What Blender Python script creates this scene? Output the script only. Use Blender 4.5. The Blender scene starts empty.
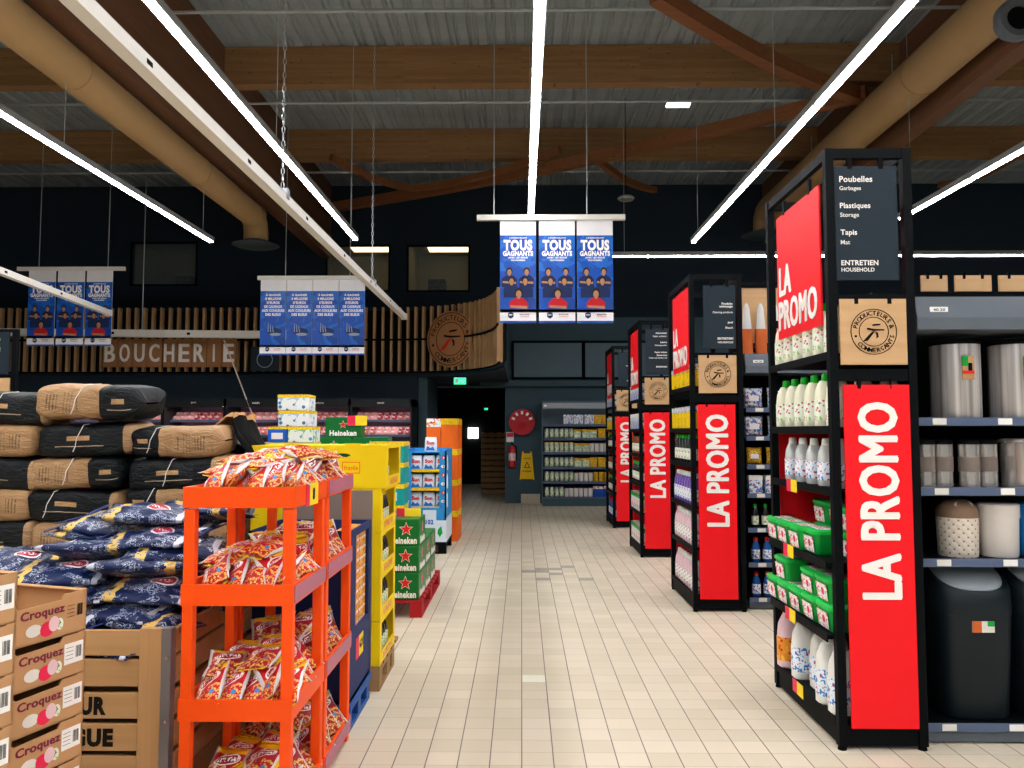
import bpy, math, random
from mathutils import Vector, Matrix, noise as mnoise
R = random.Random(7)
PI = math.pi
SC = bpy.context.scene
COL = SC.collection

# ---------------------------------------------------------------- camera, world, exposure, light levels
FPX, EYE, VPX, VPY = 780.0, 1.55, 521.5, 431.0
cam_data = bpy.data.cameras.new('camera')
cam_data.sensor_width = 36.0
cam_data.lens = FPX / 1024 * 36.0
cam_data.clip_start = 0.05
cam = bpy.data.objects.new('camera', cam_data)
COL.objects.link(cam)
PITCH, YAW = math.atan((VPY - 384) / FPX), math.atan((VPX - 512) / FPX)
cam.location = (0, 0, EYE)
cam.rotation_euler = (PI / 2 + PITCH, 0, YAW)
SC.camera = cam
CAMR = cam.rotation_euler.to_matrix()

def at(px, py, Y):
    """the world point at depth Y that a pixel of the photograph looks at"""
    d = CAMR @ Vector(((px - 512) / FPX, (384 - py) / FPX, -1))
    return Vector((0, 0, EYE)) + d * (Y / d.y)

def xat(px, Y, z):
    """the world x at depth Y and height z seen in pixel column px"""
    for py in (431,):
        p = at(px, py, Y)
    for _ in range(4):
        py = 431 - (z - EYE) * FPX / Y
        p = at(px, py, Y)
    return p.x

SC.view_settings.view_transform = 'Standard'
SC.view_settings.look = 'None'
SC.view_settings.gamma = 1
SC.view_settings.use_curve_mapping = False
SC.view_settings.exposure = 0.52
STRIP_LIGHT = 58.0
FRIDGE_LIGHT = 9.0
w = bpy.data.worlds.new('world'); SC.world = w; w.use_nodes = True
w.node_tree.nodes['Background'].inputs[0].default_value = (0.8, 0.9, 1.0, 1)
w.node_tree.nodes['Background'].inputs[1].default_value = 0.03

# ---------------------------------------------------------------- materials
def lin(c):
    if isinstance(c, str):
        c = [int(c[i:i + 2], 16) / 255 for i in (0, 2, 4)]
    return tuple(x / 12.92 if x <= 0.04045 else ((x + 0.055) / 1.055) ** 2.4 for x in c[:3]) + (1,)

class H:
    """small helper round a node tree"""
    def __init__(s, m):
        s.nt = m.node_tree; s.b = s.nt.nodes['Principled BSDF']
    def n(s, t, **k):
        x = s.nt.nodes.new(t)
        for a, b in k.items(): setattr(x, a, b)
        return x
    def put(s, sock, v):
        if hasattr(v, 'is_linked') or isinstance(v, bpy.types.NodeSocket): s.nt.links.new(v, sock)
        elif isinstance(v, (tuple, list)): sock.default_value = v
        elif isinstance(v, str): sock.default_value = lin(v)
        else: sock.default_value = v
    def math(s, op, a, b=0.0, c=0.0):
        x = s.n('ShaderNodeMath', operation=op); s.put(x.inputs[0], a); s.put(x.inputs[1], b); s.put(x.inputs[2], c); return x.outputs[0]
    def mix(s, f, a, b, t='MIX'):
        x = s.n('ShaderNodeMix', data_type='RGBA', blend_type=t); s.put(x.inputs[0], f); s.put(x.inputs[6], a); s.put(x.inputs[7], b); return x.outputs[2]
    def co(s, k='Object'):
        return s.n('ShaderNodeTexCoord').outputs[k]
    def mapv(s, v, sc=(1, 1, 1), loc=(0, 0, 0), rot=(0, 0, 0)):
        x = s.n('ShaderNodeMapping'); s.put(x.inputs[0], v); x.inputs[1].default_value = loc; x.inputs[2].default_value = rot; x.inputs[3].default_value = sc; return x.outputs[0]
    def noise(s, v, scale=5, detail=3, dist=0.0, out=0):
        x = s.n('ShaderNodeTexNoise'); s.put(x.inputs['Vector'], v); x.inputs['Scale'].default_value = scale; x.inputs['Detail'].default_value = detail; x.inputs['Distortion'].default_value = dist; return x.outputs[out]
    def vor(s, v, scale=5, feature='F1', out=0):
        x = s.n('ShaderNodeTexVoronoi', feature=feature); s.put(x.inputs['Vector'], v); x.inputs['Scale'].default_value = scale; return x.outputs[out]
    def sep(s, v):
        x = s.n('ShaderNodeSeparateXYZ'); s.put(x.inputs[0], v); return x.outputs
    def comb(s, a, b, c=0.0):
        x = s.n('ShaderNodeCombineXYZ'); s.put(x.inputs[0], a); s.put(x.inputs[1], b); s.put(x.inputs[2], c); return x.outputs[0]
    def gt(s, a, b): return s.math('GREATER_THAN', a, b)
    def lt(s, a, b): return s.math('LESS_THAN', a, b)
    def mul(s, a, b): return s.math('MULTIPLY', a, b)
    def rng(s, a, lo, hi): return s.mul(s.gt(a, lo), s.lt(a, hi))
    def ell(s, u, v, cu, cv, ru, rv):
        a = s.math('POWER', s.math('DIVIDE', s.math('SUBTRACT', u, cu), ru), 2.0)
        b = s.math('POWER', s.math('DIVIDE', s.math('SUBTRACT', v, cv), rv), 2.0)
        return s.lt(s.math('ADD', a, b), 1.0)
    def rnd(s): return s.n('ShaderNodeObjectInfo').outputs['Random']
    def bump(s, h, st=0.3, d=0.01):
        x = s.n('ShaderNodeBump'); x.inputs['Strength'].default_value = st; x.inputs['Distance'].default_value = d; s.put(x.inputs['Height'], h); s.nt.links.new(x.outputs[0], s.b.inputs['Normal'])

MATS = {}
def mat(name, col='808080', rough=0.5, metal=0.0, var=0.06, scale=6.0, emit=0.0, fn=None, alpha=None, trans=0.0):
    if name in MATS: return MATS[name]
    m = bpy.data.materials.new(name); m.use_nodes = True; MATS[name] = m
    h = H(m); b = h.b
    b.inputs['Roughness'].default_value = rough; b.inputs['Metallic'].default_value = metal
    if not metal and rough > 0.3: b.inputs['Specular IOR Level'].default_value = 0.1 if name.startswith('black') else 0.22
    if trans: b.inputs['Transmission Weight'].default_value = trans; b.inputs['IOR'].default_value = 1.2
    if fn: fn(h)
    else:
        c = lin(col)
        if var:
            f = h.noise(h.co(), scale, 3)
            h.put(b.inputs['Base Color'], h.mix(f, tuple(x * (1 - var) for x in c[:3]) + (1,), tuple(min(1, x * (1 + var)) for x in c[:3]) + (1,)))
        else: b.inputs['Base Color'].default_value = c
        if emit: b.inputs['Emission Color'].default_value = c; b.inputs['Emission Strength'].default_value = emit
    if alpha is not None: b.inputs['Alpha'].default_value = alpha
    m.diffuse_color = lin(col)
    return m

def f_floor(h):
    p = h.sep(h.co())
    T = 0.15
    x = h.math('DIVIDE', h.math('ADD', p[0], 0.0), T); y = h.math('DIVIDE', h.math('ADD', p[1], 0.03), T)
    fx = h.math('FRACT', x); fy = h.math('FRACT', y)
    ex = h.math('ABSOLUTE', h.math('SUBTRACT', fx, 0.5)); ey = h.math('ABSOLUTE', h.math('SUBTRACT', fy, 0.5))
    gx = h.gt(ex, 0.482); gy = h.gt(ey, 0.485)
    cell = h.comb(h.math('FLOOR', x), h.math('FLOOR', y))
    wn = h.n('ShaderNodeTexWhiteNoise'); h.put(wn.inputs[0], cell)
    c = h.mix(wn.outputs[0], 'cfc3aa', 'dccfb9')
    c = h.mix(h.mul(h.noise(h.co(), 1.1, 4), 0.35), c, 'bcb2a2')
    c = h.mix(h.mul(gy, 0.55), c, '94897a'); c = h.mix(gx, c, '6a6560')
    h.put(h.b.inputs['Base Color'], c)
    h.put(h.b.inputs['Roughness'], h.math('ADD', 0.34, h.mul(h.noise(h.co(), 3.0, 3), 0.2)))
    h.bump(h.math('MAXIMUM', gx, gy), -0.25, 0.002)
def f_wood(a, b, axis, sc=1.0, knots=True):
    def fn(h):
        s = [14, 14, 14]; s[axis] = 0.7
        g = h.noise(h.mapv(h.co(), tuple(v * sc for v in s)), 3.0, 5, 0.5)
        c = h.mix(g, a, b)
        if knots:
            k = h.lt(h.vor(h.mapv(h.co(), tuple(v * (0.25 if i != axis else 1.6) for i, v in enumerate(s))), 1.2), 0.09)
            c = h.mix(h.mul(k, 0.6), c, tuple(x * 0.35 for x in lin(a)[:3]) + (1,))
        h.put(h.b.inputs['Base Color'], c); h.bump(g, 0.15, 0.004)
    return fn
def f_plank(h):
    p = h.sep(h.co()); st = h.math('FLOOR', h.mul(p[2], 22.0))
    wn = h.n('ShaderNodeTexWhiteNoise'); h.put(wn.inputs[0], h.comb(st, h.math('FLOOR', h.mul(p[0], 0.6))))
    g = h.noise(h.mapv(h.co(), (1.4, 18, 30)), 2.5, 5, 0.4)
    c = h.mix(g, '7c5c3c', 'a88258'); c = h.mix(h.mul(wn.outputs[0], 0.35), c, '6c4a2e')
    k = h.lt(h.vor(h.mapv(h.co(), (3.2, 1, 9)), 1.5), 0.1)
    h.put(h.b.inputs['Base Color'], h.mix(h.mul(k, 0.6), c, '3a2414'))
def f_girder(h):
    p = h.sep(h.co()); st = h.math('FLOOR', h.mul(p[2], 22.0))
    wn = h.n('ShaderNodeTexWhiteNoise'); h.put(wn.inputs[0], h.comb(st, 1.0))
    g = h.noise(h.mapv(h.co(), (18, 1.2, 30)), 2.5, 5, 0.4)
    c = h.mix(g, '5c3e2b', '7d583f'); h.put(h.b.inputs['Base Color'], h.mix(h.mul(wn.outputs[0], 0.3), c, '55351f'))
def f_deck(h):
    p = h.sep(h.co())
    g = h.noise(h.mapv(h.co(), (0.5, 4, 1)), 1.2, 4)
    c = h.mix(g, '8a969c', 'a9b4b8'); h.put(h.b.inputs['Base Color'], c)
def f_snack(kind):
    def fn(h):
        uv = h.co('UV'); s = h.sep(uv); u, v = s[0], s[1]
        r = h.rnd(); ro = h.mul(r, 20.0); n = h.noise(h.mapv(uv, (1, 1, 1)), 7, 3, 0.6)
        base, top, nut = (('c01420', 'f2c21c', 'e39a2c') if kind == 0 else ('8c1a2c', 'e8b81e', 'b9762c'))  # second set: the same inks dimmed, shade painted into the bag colour
        c = h.mix(h.mul(n, 0.5), base, 'e0303a')
        vv = h.vor(h.mapv(uv, (1, 1.3, 1)), 13.0)
        nuts = h.mul(h.lt(vv, 0.48), h.lt(v, h.math('ADD', 0.42, h.mul(n, 0.16))))
        c = h.mix(nuts, c, h.mix(h.vor(uv, 22), nut, 'f8d27a'))
        wv = h.math('ABSOLUTE', h.math('SUBTRACT', h.math('SUBTRACT', u, h.mul(v, 0.35)), h.math('ADD', 0.08, h.mul(n, 0.12))))
        c = h.mix(h.mul(h.lt(wv, 0.05), h.gt(v, 0.3)), c, 'e8e2dc')
        c = h.mix(h.mul(h.gt(h.noise(uv, 26, 3, 1.0), 0.6), 0.7), c, '7a1018')
        lo = h.ell(u, h.math('SUBTRACT', v, h.mul(u, 0.2)), 0.52, 0.53, 0.36, 0.13)
        c = h.mix(lo, c, 'f4f1ec')
        li = h.ell(u, h.math('SUBTRACT', v, h.mul(u, 0.2)), 0.52, 0.53, 0.32, 0.10)
        c = h.mix(li, c, base)
        tx = h.mul(li, h.mul(h.gt(h.noise(h.mapv(uv, (3, 1, 1), (0, 0, 0), (0, 0, 0.2)), 9, 1), 0.5), h.lt(h.math('ABSOLUTE', h.math('SUBTRACT', h.math('SUBTRACT', v, h.mul(u, 0.2)), 0.53)), 0.055)))
        c = h.mix(tx, c, 'ffffff')
        c = h.mix(h.mul(h.ell(u, v, 0.76, 0.3, 0.07, 0.045), h.gt(r, 0.4)), c, '3f8ad0')
        c = h.mix(h.gt(h.math('ADD', v, h.mul(n, 0.1)), 0.86), c, top)
        c = h.mix(h.mul(h.gt(v, 0.955), 1.0), c, 'f0b820')
        c = h.mix(h.math('MAXIMUM', h.lt(u, 0.085), h.gt(u, 0.95)), c, 'd9d7d6')
        h.put(h.b.inputs['Base Color'], c); h.b.inputs['Roughness'].default_value = 0.28
        h.bump(h.noise(uv, 16, 3, 1.0), 0.5, 0.006)
    return fn
def f_sack(h):
    uv = h.co('UV'); s = h.sep(uv); u, v = s[0], s[1]; n = h.noise(uv, 5, 4, 0.8)
    r = h.mul(h.rnd(), 8.0); uvo = h.n('ShaderNodeVectorMath', operation='ADD'); h.put(uvo.inputs[0], uv); h.put(uvo.inputs[1], h.comb(r, r)); q = uvo.outputs[0]
    c = h.mix(n, '071230', '12265a')
    dn = h.n('ShaderNodeTexNoise'); h.put(dn.inputs['Vector'], q); dn.inputs['Scale'].default_value = 9; dn.inputs['Detail'].default_value = 4; wv = h.n('ShaderNodeVectorMath', operation='MULTIPLY_ADD'); h.put(wv.inputs[0], dn.outputs['Color']); wv.inputs[1].default_value = (0.5, 0.5, 0.5); h.put(wv.inputs[2], h.mapv(q, (0.7, 1.6, 1)))
    e = h.vor(wv.outputs[0], 12, 'DISTANCE_TO_EDGE'); sc = h.mul(h.lt(e, 0.05), h.gt(h.noise(q, 6, 3), 0.5))
    c = h.mix(h.mul(sc, 0.9), c, 'c8d2e6')
    gold = h.rng(h.math('ADD', u, h.mul(n, 0.12)), 0.2, 0.31); c = h.mix(h.mul(gold, h.gt(h.noise(uv, 14, 3), 0.42)), c, 'd9b45e')
    c = h.mix(h.ell(u, v, 0.62, 0.52, 0.14, 0.17), c, 'f2eef0'); c = h.mix(h.ell(u, v, 0.62, 0.52, 0.12, 0.135), c, 'b3203e')
    c = h.mix(h.mul(h.ell(u, v, 0.62, 0.52, 0.09, 0.05), h.gt(h.noise(h.mapv(uv, (2, 1, 1)), 20, 1), 0.5)), c, 'ffffff')
    c = h.mix(h.rng(u, 0.9, 0.96), c, 'c8ccd8')
    h.put(h.b.inputs['Base Color'], c); h.b.inputs['Roughness'].default_value = 0.3; h.bump(h.noise(uv, 12, 3, 0.8), 0.5, 0.01)
def f_coal(flip):
    def fn(h):
        uv = h.co('UV'); s = h.sep(uv); u, v = s[0], s[1]
        if flip: u = h.math('SUBTRACT', 1.0, u)
        n = h.noise(uv, 4, 4, 0.5)
        kr = h.mix(n, '8e6a45', 'c0996f')
        lines = h.mul(h.gt(h.math('SINE', h.mul(u, 190.0)), 0.1), h.gt(h.noise(h.mapv(uv, (3, 30, 1)), 4, 2), 0.46))
        blk = h.mul(h.rng(v, 0.28, 0.72), h.math('MAXIMUM', h.rng(u, 0.12, 0.24), h.rng(u, 0.42, 0.45)))
        kr = h.mix(h.mul(h.mul(lines, blk), 0.75), kr, '2a211a')
        kr = h.mix(h.mul(h.rng(v, 0.2, 0.8), h.mul(h.rng(u, 0.28, 0.38), h.mul(lines, 0.4))), kr, '3a2c20')
        kr = h.mix(h.mul(h.rng(u, 0.5, 0.7), h.rng(v, 0.0, 0.07)), kr, '8e2430')
        bk = h.mix(n, '04070a', '0a1015')
        bk = h.mix(h.mul(h.rng(u, 0.78, 0.9), h.rng(v, 0.5, 0.64)), bk, 'b08a60')
        bk = h.mix(h.mul(h.rng(u, 0.74, 0.96), h.rng(v, 0.33, 0.355)), bk, 'b9a48a')
        c = h.mix(h.gt(u, 0.66), kr, bk)
        h.put(h.b.inputs['Base Color'], c); h.b.inputs['Roughness'].default_value = 0.5; h.bump(h.noise(uv, 9, 5, 1.0), 0.8, 0.02)
    return fn
def f_coal_black(h):
    uv = h.co('UV'); s = h.sep(uv); u, v = s[0], s[1]; n = h.noise(uv, 4, 4, 0.5)
    bk = h.mix(n, '04070a', '0b1116')
    bk = h.mix(h.mul(h.rng(u, 0.32, 0.56), h.rng(v, 0.52, 0.66)), bk, 'b89064')
    bk = h.mix(h.mul(h.rng(u, 0.2, 0.7), h.rng(v, 0.34, 0.365)), bk, 'c0aa90')
    c = h.mix(h.gt(u, 0.9), bk, 'a98560')
    h.put(h.b.inputs['Base Color'], c); h.b.inputs['Roughness'].default_value = 0.45; h.bump(h.noise(uv, 9, 5, 1.0), 0.8, 0.02)
def f_meat(a, b):
    def fn(h):
        n = h.noise(h.co(), 30, 4, 1.0); c = h.mix(n, a, b)
        h.put(h.b.inputs['Base Color'], c); h.b.inputs['Roughness'].default_value = 0.25
    return fn
def f_print(a, b, c3, sc=18.0, th=0.55):
    """printed packaging: a ground colour with blotches of two inks"""
    def fn(h):
        q = h.mapv(h.co(), (1, 1, 1)); n = h.noise(q, sc, 3, 1.2); k = h.vor(q, sc * 1.3)
        c = h.mix(h.gt(n, th), a, b); c = h.mix(h.lt(k, 0.28), c, c3)
        h.put(h.b.inputs['Base Color'], c); h.b.inputs['Roughness'].default_value = 0.35
    return fn
def f_brushed(h):
    n = h.noise(h.mapv(h.co(), (14, 14, 0.15)), 1.6, 3); h.put(h.b.inputs['Base Color'], h.mix(h.math('MULTIPLY', h.math('SUBTRACT', n, 0.3), 2.4), '7c7674', 'f8f4f2'))
    h.b.inputs['Metallic'].default_value = 0.6; h.b.inputs['Roughness'].default_value = 0.38
def f_lace(h):
    p = h.sep(h.co()); a = h.mul(h.math('ARCTAN2', p[1], p[0]), 7.0); z = h.mul(p[2], 75.0)
    k = h.math('ADD', h.math('ABSOLUTE', h.math('SINE', h.math('ADD', a, z))), h.math('ABSOLUTE', h.math('SINE', h.math('SUBTRACT', a, z))))
    h.put(h.b.inputs['Base Color'], h.mix(h.lt(k, 0.62), 'd8cdbf', '8a7766')); h.bump(k, 0.4, 0.004)

M = dict(
    floor=mat('floor_tiles', fn=f_floor), wall=mat('dark_wall_paint', '202c37', 0.8), wall2=mat('slate_teal_paint', '3c525c', 0.7), tealpanel=mat('grey_teal_panel', '566a74', 0.6),
    deck=mat('corrugated_deck', fn=f_deck, rough=0.5, metal=0.2), purlin=mat('purlin_glulam', fn=f_plank, rough=0.7), girder=mat('girder_glulam', fn=f_girder, rough=0.7),
    brace=mat('brace_timber', fn=f_wood('6d4228', '8d5c3a', 0, 0.5), rough=0.7), duct=mat('tan_duct', 'a5855a', 0.55, var=0.1, scale=2), ductdark=mat('duct_disc', '3b474c', 0.5),
    white=mat('white_enamel', 'd9d6cf', 0.4), pipe=mat('galvanised_pipe', 'a9b1b2', 0.4, 0.3), chain=mat('zinc_chain', 'aab0b0', 0.35, 0.7), tube=mat('strip_diffuser', 'fdfdff', 0.4, emit=STRIP_LIGHT, var=0),
    housing=mat('strip_housing', '8e918f', 0.45, 0.2), black=mat('black_powder_coat', '020508', 0.6), blackm=mat('black_matt', '030507', 0.7), red=mat('promo_red', 'f0141e', 0.5, var=0.02),
    lett=mat('white_letter_film', 'f2eee8', 0.5, var=0), dark=mat('anthracite_board', '1c2933', 0.6), kraft=mat('birch_board', fn=f_wood('bd9468', 'd3ad80', 0, 0.6, False), rough=0.6),
    ink=mat('black_ink', '17140f', 0.6, var=0), slat=mat('pale_wood_slat', fn=f_wood('9c7850', 'c29c70', 2, 0.6, False), rough=0.6), board=mat('brown_letter_board', 'a07048', 0.6),
    orange=mat('orange_plastic', 'f4500c', 0.4, var=0.04), pink=mat('mauve_label_strip', 'b0677a', 0.4), tagy=mat('yellow_tag', 'f6d52a', 0.5, var=0), tagr=mat('magenta_tag', 'e0284e', 0.5, var=0),
    carton=mat('brown_cardboard', 'b98d62', 0.8, var=0.08), cartonin=mat('cardboard_inside', '8a6746', 0.8), plum=mat('plum_ink', '7a2440', 0.7, var=0), label=mat('white_label', 'e9e6e2', 0.6, var=0),
    crate=mat('crate_plank', fn=f_wood('a8804f', 'c9a071', 0, 0.5), rough=0.7), cratev=mat('crate_upright', fn=f_wood('a8804f', 'c9a071', 2, 0.5), rough=0.7), metal=mat('grey_metal', '8b9094', 0.4, 0.6),
    pallet=mat('pallet_wood', fn=f_wood('8c6a48', 'ad8860', 0, 0.6), rough=0.8), redp=mat('red_pallet_paint', 'a81c22', 0.6), bluep=mat('blue_pallet_plastic', '1d4f93', 0.5),
    yellow=mat('yellow_carton', 'f4d008', 0.5, var=0.03), navy=mat('navy_card', '1c2c5e', 0.6), greyc=mat('grey_board', '7c7068', 0.8), beer=mat('beer_green', '0f6a2c', 0.35, var=0.08), beerd=mat('beer_green_deep', '0a4a20', 0.35), star=mat('star_red', 'd8241c', 0.5, var=0),
    teal=mat('teal_carton', '149a96', 0.5), sky=mat('sky_blue_card', '2f8fd0', 0.5), skyl=mat('pale_pack', 'dce8f4', 0.4), skyd=mat('pack_blue', '2a6cc0', 0.4), obox=mat('orange_box', 'f06a18', 0.5),
    wbottle=mat('white_plastic', 'e8e8e0', 0.35), cream=mat('cream_plastic', 'e4e2c8', 0.35), gcap=mat('green_cap', '14b428', 0.35), gtub=mat('green_tub', '0e9a3a', 0.35), glid=mat('green_lid', '1fc04e', 0.35),
    clear=mat('translucent_bottle', 'c4c6c4', 0.2), lblp=mat('floral_label', fn=f_print('e6ecd8', '9ac86a', 'c8607a', 32, 0.6)), lblb=mat('blue_label', fn=f_print('e8f0f6', '2a86c8', 'd43a3a', 35)), lblw=mat('wash_label', fn=f_print('f0f0ee', 'd81e6a', '2ca04a', 45)),
    purple=mat('purple_bottle', '6a4aa0', 0.3), pinkb=mat('pink_bottle', 'e0bcc4', 0.3), bluel=mat('blue_liquid', '1f5aa8', 0.25), darkb=mat('dark_bottle', '1c2224', 0.25), redcap=mat('red_cap', 'd01c20', 0.35), amber=mat('amber_bottle', '8a4a20', 0.25),
    steel=mat('brushed_steel', fn=f_brushed), bin=mat('graphite_plastic', '141d22', 0.42), binlid=mat('grey_lid_plastic', '9aa2a8', 0.4), lace=mat('lace_plastic', fn=f_lace, rough=0.5), taupe=mat('taupe_plastic', '7e6450', 0.4), offw=mat('off_white_plastic', 'cfc8c0', 0.45), azure=mat('azure_plastic', '1480c8', 0.4),
    rail=mat('price_rail_blue', '55627c', 0.35), topbox=mat('grey_canopy', '596068', 0.5), chrome=mat('polished_steel', 'dcd6d2', 0.2, 0.75), glass=mat('window_glass', 'c8d8dc', 0.05, alpha=0.12), office=mat('office_wall', '5e5740', 0.8), officel=mat('office_lamp', 'ffe9b0', 0.5, emit=2.5, var=0),
    skin=mat('printed_skin', 'a87858', 0.6), hair=mat('printed_hair', '1d1614', 0.6), shirt=mat('printed_navy_shirt', '14244e', 0.6), rshirt=mat('printed_red_shirt', 'b01420', 0.6), bblue=mat('banner_blue', fn=f_print('1448a0', '1c62b8', '123c86', 3.0, 0.5), rough=0.5), bwhite=mat('banner_white', 'e2e0e2', 0.5), logo=mat('crest_blue', '16264a', 0.5), greyp=mat('printed_grey', '8c98ac', 0.5),
    meat1=mat('meat_red', fn=f_meat('a83028', 'f09a90')), meat2=mat('meat_pink', fn=f_meat('e08a84', 'ffd8cc')), meat3=mat('meat_dark', fn=f_meat('8c2830', 'd8606a')), tray=mat('foam_tray', 'c8b8b8', 0.4),
    fridge=mat('fridge_charcoal', '1a1e22', 0.4), fridgein=mat('fridge_inside', '8a7484', 0.5), flamp=mat('fridge_lamp', 'ffc8d0', 0.5, emit=FRIDGE_LIGHT, var=0), ext=mat('extinguisher_red', 'c01a22', 0.3), reel=mat('reel_red', 'b8202c', 0.45), wetf=mat('wet_floor_yellow', 'f0c010', 0.5), exitg=mat('exit_green', '30d090', 0.5, emit=1.6, var=0), panel=mat('small_lamp', 'f4f4f0', 0.5, emit=3.0, var=0),
    tilew=mat('pale_wall_tile', 'c8bba8', 0.5), canl=mat('can_label_green', fn=f_print('d8e0c8', '5a8a58', 'e0d8a0', 40)), canm=mat('tin_metal', '9aa0a0', 0.3, 0.8), cany=mat('yellow_tin', 'e0a818', 0.4), canw=mat('jar_white', 'd8d4cc', 0.4), bluebox=mat('blue_bag', '1c4a9c', 0.4), goldbox=mat('gold_box', fn=f_print('d8a018', 'e8c040', '6a4a10', 30)), bluwhite=mat('blue_white_box', fn=f_print('e0e4e8', '3a78c0', 'c03a3a', 25)),
    snack=mat('snack_bag_red', fn=f_snack(0)), snackshade=mat('snack_bag_red_shaded', fn=f_snack(1)), sack=mat('navy_sack', fn=f_sack), coal=mat('paper_sack_kraft', fn=f_coal(False)), coalf=mat('paper_sack_kraft_reversed', fn=f_coal(True)), coalb=mat('paper_sack_black', fn=f_coal_black), string=mat('white_string', 'd8d4cc', 0.7), foil=mat('clear_wrap', 'c8c8c4', 0.15, alpha=0.35),
    biscuit=mat('biscuit_pack', fn=f_print('e0902a', 'f0b850', 'c03018', 25)), bigred=mat('powder_red', fn=f_print('f0f0f0', 'd83028', 'f0a020', 10)), ylabel=mat('yellow_band', fn=f_print('f4cc18', 'f0c010', '7a5a10', 60, 0.7)), papera=mat('tissue_print', fn=f_print('e6ebee', 'a8c0dc', '3a78b8', 16, 0.6)), paperg=mat('tissue_green_print', fn=f_print('e6ebe6', '88c090', '3a9ac0', 16, 0.6)), blueprint=mat('blue_carton', '1a58c0', 0.4), corr=mat('corridor_dark', '15191c', 0.8), greytile=mat('grey_floor_tile', 'a39c8e', 0.4), paletile=mat('pale_floor_tile', 'e8e6d4', 0.35), brush=mat('broom_orange', 'c8602a', 0.6), eggw=mat('egg_white_card', 'd0d0cc', 0.6),
)

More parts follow.
